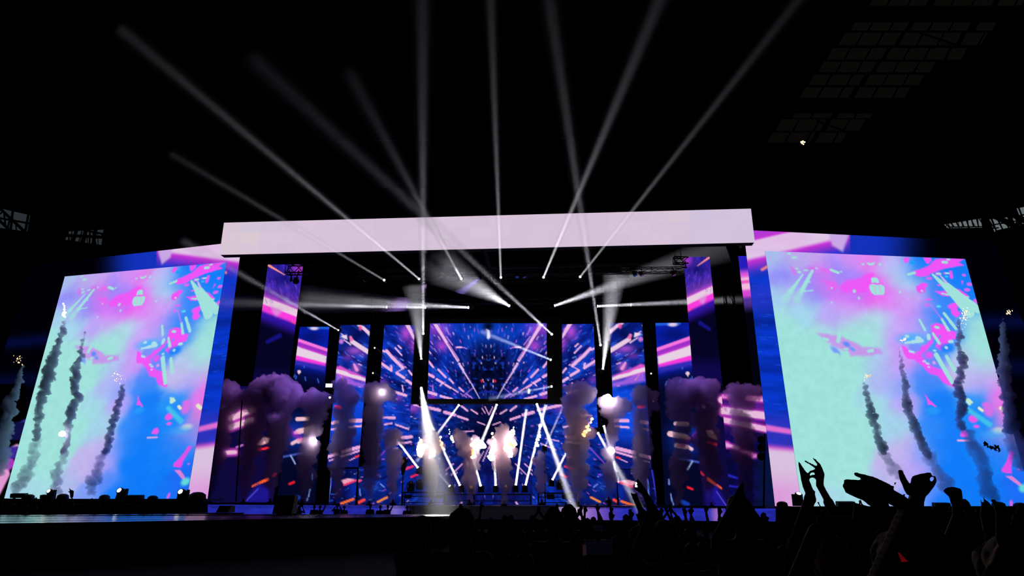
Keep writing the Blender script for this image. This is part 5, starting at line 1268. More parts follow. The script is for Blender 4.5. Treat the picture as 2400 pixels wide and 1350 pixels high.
moving_head(PL_L.hit(287, 1155), PL_L.hit(282, 1120) + Vector((0, -2, 0)), 'lit lamp with white lens on the runway side ledge, blue screen behind', scale=1.3)
moving_head(PL_L.hit(430, 1158), PL_L.hit(424, 1125) + Vector((0, -2, 0)), 'lit lamp with white lens at the pink edge beside the runway side screen', scale=1.35)
moving_head(PL_L.hit(121, 1156), PL_L.hit(116, 1120) + Vector((0, -2, 0)), 'lit lamp half hidden in comet smoke on the runway side ledge', scale=1.1)
for a_ in [(1834, 1190, 26, 'dark domed lamp at the stage end of the crowd side ledge'), (2262, 1192, 26, 'domed lamp behind the raised fist on the crowd side ledge'), (2342, 1193, 30, 'domed lamp beyond the horned hand on the crowd side ledge'), (2392, 1194, 28, 'domed lamp at the far end of the crowd side ledge')]: dome(*a_, PL_R)
for a_ in [(1983, 1191, 40, 15, 'flood lamp under the mint part of the crowd side screen'), (2208, 1193, 36, 14, 'flood lamp behind the raised fist on the crowd side ledge')]: bar_lamp(*a_, PL_R)
moving_head(PL_R.hit(1869, 1168), PL_R.hit(1868, 1120) + Vector((0, -0.8, 0)), 'lit lamp with white lens beside the blurred raised hand, crowd side', scale=1.2)

# monitor, and a block standing in for a camera operator, in the pit
def wedge(px, py, w, h, Y, label, name='monitor'):
    P = at(px, py, Y); s = Y / F * 0.96
    root = empty(name, P, label, 'speaker')
    x, y, z = w * s / 2, 0.4, h * s
    bm = bmesh.new(); f = [Vector((-x, -y, 0)), Vector((-x, y, 0)), Vector((-x * 0.98, y, z)), Vector((-x * 0.98, -y * 0.2, z))]
    bm_prism(bm, [P + p for p in f], [P + Vector((-p.x, p.y, p.z)) for p in f]); from_bm('cabinet', bm, M_METAL, root)
    bm = bmesh.new(); bm_lathe(bm, [(x * 0.55, 0), (x * 0.5, 0.03), (x * 0.1, 0.02)], Matrix.Translation(P + Vector((0, -y * 0.62, z * 0.5))) @ align((0, -1, 0.4)), 14); from_bm('speaker_cone', bm, M_CASE, root)
wedge(528, 1201, 28, 15, 34, 'black box monitor standing before the blue front strip, beyond the runway')
bm = bmesh.new(); p = at(506, 1203, 34); bm_box(bm, p + Vector((0, 0.0, -0.02)), (2.6, 0.5, 0.09)); tag(from_bm('cable_ramp', bm, M_METAL), 'flat black cable ramp beside the box monitor', 'cable cover')
wedge(667, 1204, 44, 40, 33, 'tall black block standing in for a camera operator before the stage strip', 'operator_block')

# ---------------------------------------------------------------- stadium: roof lights, daylight gaps and girders
M_PANE = mat_emit('dusk_sky_panes', (0.86, 0.97, 1.05), 0.155, 'NONE'); M_PANEL_ = mat_emit('dusk_sky_panes_dim', (0.75, 0.95, 1.12), 0.03, 'NONE')
def gap_window(name, quad, Y, nx, ny, mat, mullion=0.35):
    cs = [at(x, y, Y) for x, y in quad]
    root = empty(name, sum(cs, Vector()) / 4, None, None); root['kind'] = 'structure'
    def pt(u, v): return cs[0].lerp(cs[1], u).lerp(cs[3].lerp(cs[2], u), v)
    for i in range(nx):
        for j in range(ny):
            c = [pt(i / nx, j / ny), pt((i + 1) / nx, j / ny), pt((i + 1) / nx, (j + 1) / ny), pt(i / nx, (j + 1) / ny)]
            bm = bmesh.new(); bm_prism(bm, c, [p + Vector((0, 0.1, 0)) for p in c]); from_bm('pane', bm, mat, root)
    for i in range(nx + 1):
        bm = bmesh.new(); bm_rod(bm, pt(i / nx, -0.03) - Vector((0, 0.3, 0)), pt(i / nx, 1.03) - Vector((0, 0.3, 0)), mullion / 2, seg=6); from_bm('mullion', bm, M_STEEL, root)
    for j in range(ny + 1):
        bm = bmesh.new(); bm_rod(bm, pt(-0.03, j / ny) - Vector((0, 0.3, 0)), pt(1.03, j / ny) - Vector((0, 0.3, 0)), mullion / 2, seg=6); from_bm('transom', bm, M_STEEL, root)
    return root
YW = 97.0
gap_window('window_1', [(-40, 478), (70, 503), (62, 546), (-40, 533)], YW, 3, 2, M_PANEL_)
gap_window('window_2', [(160, 541), (250, 536), (244, 580), (150, 566)], YW, 4, 2, M_PANEL_, 0.5)
gap_window('window_3', [(2214, 526), (2298, 512), (2302, 533), (2222, 534)], YW, 7, 1, M_PANE, 0.2)
gap_window('window_4', [(2320, 514), (2374, 508), (2392, 530), (2332, 543)], YW, 4, 2, M_PANE, 0.22)
gap_window('window_5', [(2384, 488), (2440, 476), (2450, 520), (2398, 524)], YW, 2, 2, M_PANE, 0.25)
gap_window('window_6', [(2104, 548), (2196, 538), (2198, 556), (2106, 556)], YW, 7, 1, M_PANE, 0.8)
def girder(label, pts, Y, r, seed, n):
    root = empty('roof_girder', at(*pts[0], Y), label, 'girder')
    a, b = at(*pts[0], Y), at(*pts[1], Y); c, d = at(*pts[2], Y), at(*pts[3], Y)
    bm = bmesh.new(); bm_rod(bm, a, b, r, seg=8); from_bm('upper_chord', bm, M_STEEL, root)
    bm = bmesh.new(); bm_rod(bm, c, d, r, seg=8); from_bm('lower_chord', bm, M_STEEL, root)
    rnd = random.Random(seed)
    for k in range(n):
        t = k / n; t2 = (k + (1 if k % 2 else 0.35)) / n
        bm = bmesh.new(); bm_rod(bm, a.lerp(b, t) + Vector((0, rnd.uniform(-1, 1), 0)), c.lerp(d, min(1, t2)), r * rnd.uniform(0.35, 0.8), seg=6); from_bm('web_bar', bm, M_STEEL, root)
girder('dark roof girder crossing the dim daylight gap, far end beyond the runway', [(140, 528), (260, 552), (120, 556), (270, 592)], 94, 0.16, 3, 14)
girder('dark tangled roof girder before the bright daylight gap, crowd side', [(2200, 512), (2330, 500), (2190, 545), (2340, 534)], 94, 0.11, 4, 15)
girder('thick diagonal roof girder across the daylight gap at the frame edge', [(2350, 492), (2460, 545), (2330, 506), (2440, 560)], 93, 0.42, 5, 5)
girder('dark lower roof girder between outer screen top and daylight gap', [(2100, 536), (2200, 524), (2096, 560), (2204, 556)], 94, 0.14, 6, 9)
girder('dark roof girder crossing the dim corner window', [(-20, 470), (60, 545), (-40, 480), (40, 556)], 94, 0.22, 7, 6)
# thin roof edges catching a little light
for lb, p0, p1 in [('thin roof edge beam above the runway side outer screen', (205, 500), (625, 440)), ('thin roof edge beam above the crowd side outer screen', (1735, 419), (2060, 448)), ('thin straight cable spanning high above the header screen', (790, 331), (1800, 318))]:
    a = at(*p0, 62); b = at(*p1, 58 if p0[0] > 1000 else 58)
    bm = bmesh.new(); bm_rod(bm, a, b, 0.035, seg=6); tag(from_bm('roof_cable', bm, mat_plain('cable_steel', (0.10, 0.08, 0.10), 0.7)), lb, 'cable')

# ribbed roof sheets, daylight through them put in as a dim glow
M_SHEET = mat_emit('glowing_roof_sheet', (1.0, 0.9, 0.72), 0.0034, 'NONE')
RZ_ = 50.5
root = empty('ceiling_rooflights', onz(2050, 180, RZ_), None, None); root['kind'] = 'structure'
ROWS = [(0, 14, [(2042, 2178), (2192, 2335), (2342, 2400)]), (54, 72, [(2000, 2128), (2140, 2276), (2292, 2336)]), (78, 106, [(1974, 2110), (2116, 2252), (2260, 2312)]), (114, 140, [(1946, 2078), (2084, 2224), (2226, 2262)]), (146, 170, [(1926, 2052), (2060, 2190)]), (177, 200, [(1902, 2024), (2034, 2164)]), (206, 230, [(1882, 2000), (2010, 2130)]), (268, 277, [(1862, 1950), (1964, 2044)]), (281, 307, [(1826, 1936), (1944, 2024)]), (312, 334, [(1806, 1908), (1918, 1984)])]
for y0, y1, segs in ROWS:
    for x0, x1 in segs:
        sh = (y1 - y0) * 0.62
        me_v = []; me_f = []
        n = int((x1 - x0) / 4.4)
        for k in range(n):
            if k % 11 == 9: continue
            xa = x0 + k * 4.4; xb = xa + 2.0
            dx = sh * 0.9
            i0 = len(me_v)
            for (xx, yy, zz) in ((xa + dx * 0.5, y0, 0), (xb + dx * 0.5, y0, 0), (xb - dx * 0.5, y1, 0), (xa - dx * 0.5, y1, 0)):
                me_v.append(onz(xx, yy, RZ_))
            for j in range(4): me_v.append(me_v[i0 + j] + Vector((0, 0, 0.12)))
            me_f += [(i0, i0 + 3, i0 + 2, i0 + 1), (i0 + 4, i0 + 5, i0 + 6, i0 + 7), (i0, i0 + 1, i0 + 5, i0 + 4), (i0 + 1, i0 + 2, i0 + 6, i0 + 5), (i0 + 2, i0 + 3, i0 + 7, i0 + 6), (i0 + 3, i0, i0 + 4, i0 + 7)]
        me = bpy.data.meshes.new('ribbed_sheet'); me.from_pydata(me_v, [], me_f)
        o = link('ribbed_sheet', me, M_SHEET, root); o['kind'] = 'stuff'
bm = bmesh.new()
for p0, p1 in [((2150, 75), (2240, 105)), ((1915, 284), (1990, 310))]: bm_rod(bm, onz(*p0, RZ_ - 0.5), onz(*p1, RZ_ - 0.5), 0.12, seg=6)
from_bm('brace', bm, M_STEEL, root)['kind'] = 'stuff'
# scrap of streamer drifting before the screen
rnd = random.Random(12); pts = [(2304, 1042), (2310, 1036), (2312, 1044), (2318, 1048), (2326, 1051), (2333, 1052), (2338, 1046), (2342, 1052), (2340, 1058)]
bm = bmesh.new()
for (x0, y0), (x1, y1) in zip(pts, pts[1:]):
    a, b = at(x0, y0, 16), at(x1, y1, 16 + rnd.uniform(-0.1, 0.1))
    for k in range(3):
        v = [bm.verts.new(p + Vector((rnd.uniform(-.05, .05), rnd.uniform(-.04, .04), rnd.uniform(-.045, .045)))) for p in (a, b, b.lerp(a, 0.4) + Vector((0, 0.03, 0.05)), a.lerp(b, 0.4) - Vector((0, 0.03, 0.04)))]
        for f in ((0, 1, 2), (0, 3, 1), (1, 3, 2), (0, 2, 3)): bm.faces.new([v[i] for i in f])
tag(from_bm('streamer', bm, M_METAL), 'ragged black scrap of streamer drifting before the crowd side screen', 'confetti')
# ---------------------------------------------------------------- the crowd
def person_mat(name, col): return mat_plain(name, col, 0.85, spec=0.1, noise=0.2, scale=6)
M_CROWD = person_mat('dark_clothes_and_skin', (0.02, 0.017, 0.016))
M_SKIN = person_mat('skin_in_shadow', (0.16, 0.09, 0.065))
M_SHIRT = person_mat('dark_shirt', (0.012, 0.012, 0.015))
M_HAIR = person_mat('dark_hair', (0.008, 0.006, 0.005))

def bone(a, b, r0, r1):
    a = Vector(a); b = Vector(b); L = (b - a).length
    n = max(1, int(L / (0.45 * min(r0, r1))))
    return [(a.lerp(b, k / n), r0 + (r1 - r0) * k / n) for k in range(n + 1)]
def chain(pts):
    out = []
    for (a, r0), (b, r1) in zip(pts, pts[1:]): out += bone(a, b, r0, r1)
    return out
def hand_balls(w, d, n, s=1.0, curl=(0.15, 0.15, 0.15, 0.2), spread=0.10, thumb=0.7, fine=True):
    """palm, four fingers of unequal length bent at their knuckles, and a thumb leaving the side of the palm"""
    d = Vector(d).normalized(); n = Vector(n); n = (n - d * n.dot(d)).normalized(); u = d.cross(n)
    out = []
    for i, (o, L) in enumerate(zip((-0.034, -0.011, 0.012, 0.033), (0.074, 0.083, 0.077, 0.060))):
        k = w + d * 0.092 * s + u * o * s
        out += bone(w + u * o * 0.5 * s, k, 0.021 * s, 0.0145 * s)
        dd = (d + u * (o / 0.034) * spread).normalized(); c = curl[i]
        p = k; r = 0.0105 * s
        for j, fr in enumerate((0.45, 0.32, 0.23)):
            dd = (dd * math.cos(c) + n * math.sin(c)).normalized()
            q = p + dd * L * s * fr; out += bone(p, q, r, r * 0.9); p = q; r *= 0.9
    t0 = w + d * 0.025 * s - u * 0.030 * s; t1 = t0 + (d * 0.6 - u * thumb) * 0.045 * s; t2 = t1 + (d * 0.85 - u * thumb * 0.4 + n * 0.2) * 0.042 * s
    out += chain([(t0, 0.018 * s), (t1, 0.0135 * s), (t2, 0.0105 * s)])
    return out
def torso_balls(h=1.72, lean=0.0, build=1.0):
    """legs, trunk, neck and head of a standing figure seen from behind, feet at the origin"""
    s = h / 1.72; b = build
    P = lambda x, y, z: Vector((x * s, (y + lean * z) * s, z * s))
    o = []
    for sg in (-1, 1):
        o += chain([(P(sg * 0.10, 0, 0.90), 0.095 * b), (P(sg * 0.105, 0.02, 0.50), 0.062 * b), (P(sg * 0.11, -0.01, 0.09), 0.043)])
        o += bone(P(sg * 0.11, -0.03, 0.045), P(sg * 0.12, 0.13, 0.035), 0.045, 0.034)
        o += bone(P(sg * 0.04, 0, 1.36), P(sg * 0.165 * b, 0, 1.385), 0.065, 0.062)
    for z, w, r in ((0.92, 0.085, 0.11), (1.02, 0.075, 0.105), (1.12, 0.075, 0.105), (1.22, 0.09, 0.11), (1.32, 0.10, 0.105)):
        for x in (-w, 0, w): o.append((P(x * b, 0, z), r * b))
    o += chain([(P(0, 0, 1.38), 0.06), (P(0, 0.01, 1.50), 0.052)])
    o += [(P(0, 0.0, 1.615), 0.092 * s), (P(0, -0.012, 1.63), 0.090 * s), (P(0, 0.045, 1.575), 0.066 * s), (P(0, 0.035, 1.545), 0.055 * s), (P(0, 0.102, 1.585), 0.016 * s), (P(0.082, 0, 1.59), 0.018 * s), (P(-0.082, 0, 1.59), 0.018 * s)]
    return o, P
def arm_balls(sh, el, wr):
    return chain([(sh, 0.056), (el, 0.042), (wr, 0.029)])

def crowd_mesh(seed, pose):
    rnd = random.Random(seed); o, P = torso_balls(1.72, rnd.uniform(-0.02, 0.03), rnd.uniform(0.95, 1.1))
    sh = [P(-0.185, 0, 1.385), P(0.185, 0, 1.385)]
    for i, sg in ((0, -1), (1, 1)):
        up = pose in ('both', 'clap', 'phone') or (pose == 'one' and i == 1)
        if pose == 'down' or not up:
            el = sh[i] + Vector((sg * 0.06, -0.02, -0.28)); wr = el + Vector((-sg * 0.02, 0.12, -0.22)); d = wr - el
        elif pose == 'phone':
            el = sh[i] + Vector((sg * 0.10, 0.20, -0.06)); wr = Vector((sg * 0.07, 0.42, 1.62)); d = Vector((-sg * 0.3, 0, 1))
        elif pose == 'clap':
            el = sh[i] + Vector((sg * 0.10, 0.10, 0.20)); wr = Vector((sg * 0.035, 0.18, 1.90)); d = Vector((-sg * 0.12, 0, 1))
        else:
            el = sh[i] + Vector((sg * rnd.uniform(0.04, 0.16), 0.06, 0.25)); wr = el + Vector((-sg * rnd.uniform(-0.05, 0.12), rnd.uniform(0, 0.1), 0.24)); d = wr - el + Vector((0, 0, 0.1))
        o += arm_balls(sh[i], el, wr)
        o += hand_balls(wr, d, Vector((0, 1, 0)) if pose != 'clap' else Vector((-sg, 0, 0)), 1.0, (0.1, 0.1, 0.12, 0.15) if rnd.random() < 0.6 else (0.1, 0.9, 0.9, 0.1), 0.16)
    ob = lumps('person', o, 0.0175, 0.0, 1.0, 1, M_CROWD)
    md = ob.modifiers.new('ease', 'SMOOTH'); md.factor = 0.5; md.iterations = 2
    dg = bpy.context.evaluated_depsgraph_get(); dg.update()
    me = bpy.data.meshes.new_from_object(ob.evaluated_get(dg)); bpy.data.objects.remove(ob)
    return me
POSES = ['down', 'one', 'both', 'down', 'clap', 'phone', 'one', 'both', 'down', 'both']
VAR = [(crowd_mesh(10 + i, p), p) for i, p in enumerate(POSES)]
PLAB = {'down': 'dark person standing with lowered arms, packed in the crowd before the stage', 'one': 'dark person with one arm raised, packed in the crowd before the stage', 'both': 'dark person with both arms raised, packed in the crowd before the stage', 'clap': 'dark person clapping overhead, packed in the crowd before the stage', 'phone': 'dark person holding both hands up before the face, packed in the crowd'}
def inside_runway(x, y):
    pts = rw; c = False; n = len(pts)
    for i in range(n):
        a, b = pts[i], pts[(i + 1) % n]
        if (a.y > y) != (b.y > y) and x < (b.x - a.x) * (y - a.y) / (b.y - a.y) + a.x: c = not c
    return c
taken = []
def free(x, y, d=0.5):
    return all((x - a) ** 2 + (y - b) ** 2 > d * d for a, b in taken)
ZONES = [(30, 'before the edge of the runway side screen'), (75, 'before the first flood lamp'), (130, 'before the second flood lamp'), (190, 'before the horned hand'), (235, 'before the third comet'), (275, 'before the unlit domed lamp'), (330, 'before the third flood lamp'), (390, 'before the fourth domed lamp'), (445, 'before the lamp at the pink edge'), (540, 'before the large dark dome'), (760, 'before the outermost runway side column'), (850, 'before the pink bar column, runway side'), (980, 'before the runway side lamp platform'), (1130, 'near the runway tip'), (1230, 'below the tallest fire'), (1320, 'below the crowd side lamp platform'), (1410, 'below the narrow crowd side column'), (1480, 'below the bright flare column'), (1560, 'below the pink bar column, crowd side'), (1640, 'below the outermost crowd side column'), (1720, 'below the crowd side tall screen'), (1820, 'below the three stacked round lamps'), (1900, 'below the pink edge of the outer screen'), (2060, 'below the mint part of the crowd side screen'), (2230, 'below the two middle crowd side comets'), (2340, 'below the sparkling comet'), (9999, 'at the far crowd side end')]
POSEW = {'down': 'arms lowered', 'one': 'one arm up', 'both': 'both arms up', 'clap': 'hands clapping overhead', 'phone': 'hands before the face'}
def crowd_label(x, y, pose):
    px = float(proj(np.array([[x, y, 1.6]]))[0][0]); zone = next(t for lim, t in ZONES if px < lim)
    row = 'close rows' if y < 8 else 'near rows' if y < 13 else 'middle rows' if y < 19 else 'farther rows' if y < 26 else 'far rows' if y < 34 else 'stage rows'
    return 'dark person, ' + POSEW[pose] + ', ' + zone + ', ' + row
def place(x, y, v, rnd, label=None, group=None, hs=None):
    me, pose = VAR[v]
    o = bpy.data.objects.new('person', me); COL.objects.link(o)
    k = hs or rnd.uniform(0.94, 1.06)
    o.location = (x, y, 0); o.scale = (k, k, k); o.rotation_euler = (0, 0, rnd.uniform(-0.35, 0.35))
    lb = label or crowd_label(x, y, pose)
    tag(o, lb, 'person', group or lb[13:] if False else 'crowd, ' + {'down': 'arms lowered', 'one': 'one arm raised', 'both': 'both arms raised', 'clap': 'clapping', 'phone': 'hands before the face'}[pose])
    taken.append((x, y)); return o

# ---- people close to the camera, hands built finger by finger
def px_chain(Y, org, s, pts, dy=0.0):
    """joint chain given as (zoom x, zoom y, width) at distance Y"""
    out = []
    for k, (x, y, w) in enumerate(pts):
        P = at(org[0] + x / s, org[1] + y / s, Y + dy * k); sc_ = (P - CAM).dot(FWD) / F
        out.append((P, max(0.004, w / s * sc_ / 2)))
    return chain(out)
def near_person(label, Y, head_px, chains, arms, voxel=0.0075, h=1.72, hair=None, shirt=M_SHIRT, turn=0.0):
    """chains: hand and finger joints; arms: wrist points joined to the shoulders of a standing body"""
    hp = at(head_px[0], head_px[1], Y + 0.12)
    k = hp.z / (1.62 / 1.72 * 1.72)
    base = Vector((hp.x, hp.y, 0))
    root = empty('person', base, label, 'person')
    o, P = torso_balls(1.72 * k)
    balls = [(base + p, r) for p, r in o]
    for c in chains: balls += px_chain(Y, *c)
    for sg, wrist, rw_ in arms:
        w = at(wrist[0], wrist[1], Y); sh = base + P(sg * 0.185, 0, 1.385)
        mid = sh.lerp(w, 0.5) + Vector((sg * 0.10, -0.02, -0.10))
        balls += chain([(sh, 0.058), (mid, 0.046), (w, rw_)])
    lumps('body', balls, voxel, 0.0, 1.0, 1, M_SKIN, root)
    # short-sleeved shirt over the trunk and trousers over the legs
    sb = [(base + p, r + 0.014) for p, r in o if 0.86 * k < p.z < 1.43 * k]
    lumps('shirt', sb, 0.03, 0.0, 1.0, 1, shirt, root)
    lumps('trousers', [(base + p, r + 0.012) for p, r in o if 0.10 < p.z < 0.95 * k], 0.03, 0.0, 1.0, 1, M_SHIRT, root)
    hc = base + P(0, -0.012, 1.64)
    hb = [(hc, 0.102 * k), (hc + Vector((0, -0.03, -0.03)), 0.095 * k), (hc + Vector((0, 0.03, 0.03)), 0.085 * k)]
    if hair == 'long': hb += [(hc + Vector((0, -0.06, -0.06 * j)), 0.085 * k) for j in range(1, 5)]
    lumps('hair', hb, 0.016, 0.02, 9.0, 5, M_HAIR if hair != 'fair' else person_mat('fair_hair', (0.30, 0.17, 0.08)), root)
    taken.append((base.x, base.y))
    return root

Z1 = ((1840, 1060), 6.75); Z2 = ((2080, 1080), 5.0); Z3 = ((1430, 1080), 8.44); Z4 = ((1640, 1100), 9.0); Z5 = ((0, 1120), 7.5)
near_person('person with two hands raised, one hand making a ring with two fingers spread', 4.6, (1912, 1285), [
    (*Z1, [(690, 780, 120), (600, 620, 112), (548, 520, 118), (552, 420, 122), (560, 345, 105)]), (*Z1, [(565, 345, 80), (530, 270, 50), (430, 200, 42), (370, 170, 36), (312, 140, 30)]), (*Z1, [(585, 345, 80), (560, 250, 58), (535, 190, 48), (480, 130, 38), (442, 90, 24)]),
    (*Z1, [(530, 340, 70), (470, 300, 50), (410, 300, 40), (370, 345, 38)]), (*Z1, [(500, 400, 60), (440, 378, 42), (385, 400, 38)]), (*Z1, [(590, 400, 60), (600, 350, 50), (590, 320, 40)]),
    (*Z1, [(395, 740, 190), (400, 660, 140), (350, 540, 140), (310, 420, 120)]), (*Z1, [(300, 430, 100), (272, 310, 80), (240, 220, 58), (218, 160, 32)]), (*Z1, [(330, 430, 90), (300, 320, 70), (268, 250, 44)]), (*Z1, [(410, 680, 80), (455, 640, 46), (470, 625, 30)])],
    [(-1, (1899, 1168), 0.036), (1, (1942, 1178), 0.034)], 0.0085)
near_person('person whose big outstretched hand points sideways, other hand half closed beside it', 2.15, (2128, 1345), [
    (*Z1, [(1115, 345, 72), (1250, 385, 84), (1420, 450, 120), (1620, 560, 150)]), (*Z1, [(962, 452, 76), (1150, 480, 92), (1320, 520, 110), (1500, 600, 140)]), (*Z1, [(935, 535, 76), (1120, 570, 92), (1320, 620, 110), (1550, 680, 140)]), (*Z1, [(965, 620, 62), (1120, 680, 84), (1300, 740, 104), (1550, 760, 150)]),
    (*Z1, [(1480, 620, 230), (1650, 690, 270), (1820, 780, 260), (1960, 900, 240), (2020, 1060, 260)], 0.02), (*Z1, [(1745, 478, 28), (1730, 510, 34), (1700, 560, 44)]), (*Z1, [(1300, 790, 70), (1420, 860, 80), (1600, 860, 120)]),
    (*Z2, [(152, 128, 66), (176, 200, 80), (215, 280, 90), (260, 360, 110)]), (*Z2, [(330, 215, 96), (400, 195, 96), (450, 190, 90)]), (*Z2, [(340, 260, 120), (400, 290, 180), (360, 380, 170), (335, 470, 180), (320, 640, 210)], 0.02), (*Z2, [(440, 190, 90), (440, 260, 100), (420, 330, 130)]), (*Z2, [(450, 170, 64), (490, 150, 42), (510, 158, 28)]), (*Z2, [(430, 210, 70), (470, 190, 60), (500, 175, 34)]),
    (*Z2, [(548, 178, 34), (562, 220, 42), (535, 275, 56), (470, 340, 80), (410, 380, 110)]), (*Z2, [(300, 200, 40), (310, 250, 60), (330, 330, 90)])],
    [(-1, (2138, 1228), 0.052), (1, (2144, 1215), 0.05)], 0.006)
near_person('person raising a closed fist beneath the sparkling comet', 3.4, (2262, 1318), [
    (*Z2, [(668, 352, 34), (720, 345, 70), (775, 345, 84), (830, 355, 80)]), (*Z2, [(700, 375, 50), (770, 390, 110), (830, 400, 90)]), (*Z2, [(840, 370, 60), (845, 430, 70), (810, 480, 110), (825, 600, 130), (850, 700, 140)]), (*Z2, [(770, 420, 90), (790, 480, 100)])],
    [(-1, (2248, 1216), 0.034)], 0.0075)
near_person('person behind the raised fist with one blunt raised hand', 4.2, (2290, 1300), [(*Z2, [(900, 470, 60), (920, 500, 80), (945, 590, 90), (985, 700, 110)]), (*Z2, [(880, 470, 40), (890, 520, 60), (930, 560, 70)])], [(-1, (2276, 1216), 0.034)], 0.010)
near_person('person making a horned hand sign at the frame edge', 2.9, (2345, 1345), [
    (*Z2, [(1116, 408, 8), (1126, 440, 16), (1136, 480, 26), (1142, 540, 50)]), (*Z2, [(1084, 448, 9), (1094, 475, 16), (1108, 510, 28), (1124, 550, 50)]), (*Z2, [(1150, 470, 30), (1160, 510, 44), (1150, 560, 60)]), (*Z2, [(1188, 490, 12), (1208, 520, 20), (1232, 560, 30), (1200, 620, 60)]),
    (*Z2, [(1140, 560, 86), (1150, 640, 120), (1180, 760, 130), (1210, 900, 140), (1260, 1060, 160), (1310, 1240, 180), (1340, 1350, 190)])],
    [(-1, (2342, 1335), 0.045)], 0.007)
near_person('person at the frame edge whose thick bent fingers carry rings', 2.0, (2402, 1360), [
    (*Z2, [(1244, 465, 56), (1275, 520, 64), (1300, 600, 70), (1305, 700, 72), (1310, 800, 80), (1350, 920, 150)]), (*Z2, [(1352, 565, 44), (1385, 610, 52), (1402, 690, 54), (1405, 780, 56), (1400, 900, 140)]), (*Z2, [(1330, 640, 60), (1350, 740, 66), (1370, 880, 120)]), (*Z2, [(1490, 640, 60), (1500, 740, 66), (1460, 880, 120)]), (*Z2, [(1390, 900, 210), (1420, 1060, 220), (1450, 1240, 220)], 0.01)],
    [(-1, (2376, 1310), 0.05)], 0.0065)
near_person('person pointing up with a lit telephone in the hand, centre of the crowd', 5.0, (1560, 1262), [
    (*Z3, [(518, 298, 14), (535, 340, 28), (555, 400, 48), (590, 470, 84), (610, 540, 120)]), (*Z3, [(500, 410, 20), (545, 420, 50), (600, 480, 90)]), (*Z3, [(482, 520, 26), (510, 560, 52), (560, 590, 70), (620, 600, 90)]), (*Z3, [(610, 540, 130), (670, 600, 100), (730, 740, 150), (800, 880, 180), (860, 1040, 210)])],
    [(-1, (1530, 1200), 0.045)], 0.009)
near_person('person with a tilted open hand beside the lit telephone', 5.6, (1500, 1270), [
    (*Z3, [(398, 612, 14), (424, 648, 34), (460, 700, 70), (500, 780, 90)]), (*Z3, [(450, 650, 24), (480, 700, 60), (520, 780, 90)]), (*Z3, [(520, 640, 30), (515, 700, 60), (530, 800, 110), (580, 920, 120), (640, 1060, 130)])],
    [(1, (1506, 1204), 0.04)], 0.010)
near_person('person pressing both hands together overhead in a point', 5.4, (1735, 1203), [
    (*Z4, [(900, 250, 20), (885, 320, 60), (850, 400, 90), (820, 480, 120), (800, 600, 180), (790, 720, 200)]), (*Z4, [(915, 290, 24), (900, 380, 60), (890, 470, 90), (900, 580, 130), (930, 700, 140)]), (*Z4, [(870, 330, 50), (850, 450, 100), (850, 600, 180)])],
    [(-1, (1727, 1182), 0.05), (1, (1742, 1182), 0.045)], 0.010)
FULL = ((0, 0), 1.0)
near_person('person with a blond head below the dark telephone, crowd side', 3.3, (1946, 1312), [(*FULL, [(1910, 1262, 24), (1914, 1246, 24), (1920, 1234, 14), (1926, 1224, 10)]), (*FULL, [(1912, 1250, 12), (1922, 1246, 10), (1930, 1246, 9)]), (*FULL, [(2002, 1262, 24), (2000, 1246, 24), (1997, 1232, 14), (1992, 1222, 10)]), (*FULL, [(2000, 1250, 12), (1992, 1246, 10), (1984, 1246, 9)])], [(-1, (1912, 1245), 0.036), (1, (1998, 1240), 0.036)], 0.012, hair='fair')
near_person('person with bushy hair standing beside the runway tip', 5.2, (1082, 1232), [], [], 0.014, hair='long')
near_person('person with a smooth round head in front of the runway skirt', 6.2, (987, 1243), [], [], 0.014)
near_person('person in a dark red shirt, arms raised, beside the pale lit cap', 6.6, (1298, 1222), [(*((1300, 1050), 4.0), [(0, 760, 60), (10, 640, 50), (20, 560, 40), (24, 520, 22)])], [(1, (1303, 1200), 0.034)], 0.013, shirt=person_mat('dark_red_shirt', (0.30, 0.03, 0.015)))
near_person('person in a pale cap and light top with crossed raised arms', 9.0, (1334, 1207), [(*((1300, 1050), 4.0), [(100, 505, 10), (103, 530, 20), (112, 580, 26)]), (*((1300, 1050), 4.0), [(95, 510, 8), (103, 540, 18)]), (*((1300, 1050), 4.0), [(108, 520, 10), (130, 570, 22), (160, 620, 26)])], [(-1, (1328, 1196), 0.026), (1, (1341, 1204), 0.026)], 0.013, shirt=person_mat('pale_top', (0.35, 0.32, 0.32)))
near_person('far person making a horned hand sign above the crowd beyond the runway', 34.0, (163, 1190), [(*Z5, [(1262, 330, 50), (1262, 250, 66), (1235, 215, 20), (1215, 178, 10)]), (*Z5, [(1240, 255, 30), (1210, 245, 16), (1198, 228, 10)])], [(1, (169, 1170), 0.05)], 0.022)

near_person('person holding the dim violet telephone low with both hands', 4.3, (1408, 1322), [(*FULL, [(1366, 1304, 18), (1366, 1292, 18), (1368, 1282, 10), (1372, 1274, 8)]), (*FULL, [(1366, 1298, 10), (1374, 1296, 8), (1380, 1294, 7)]), (*FULL, [(1440, 1302, 18), (1440, 1290, 18), (1438, 1280, 10), (1434, 1272, 8)])], [(-1, (1366, 1306), 0.032), (1, (1440, 1304), 0.032)], 0.010)
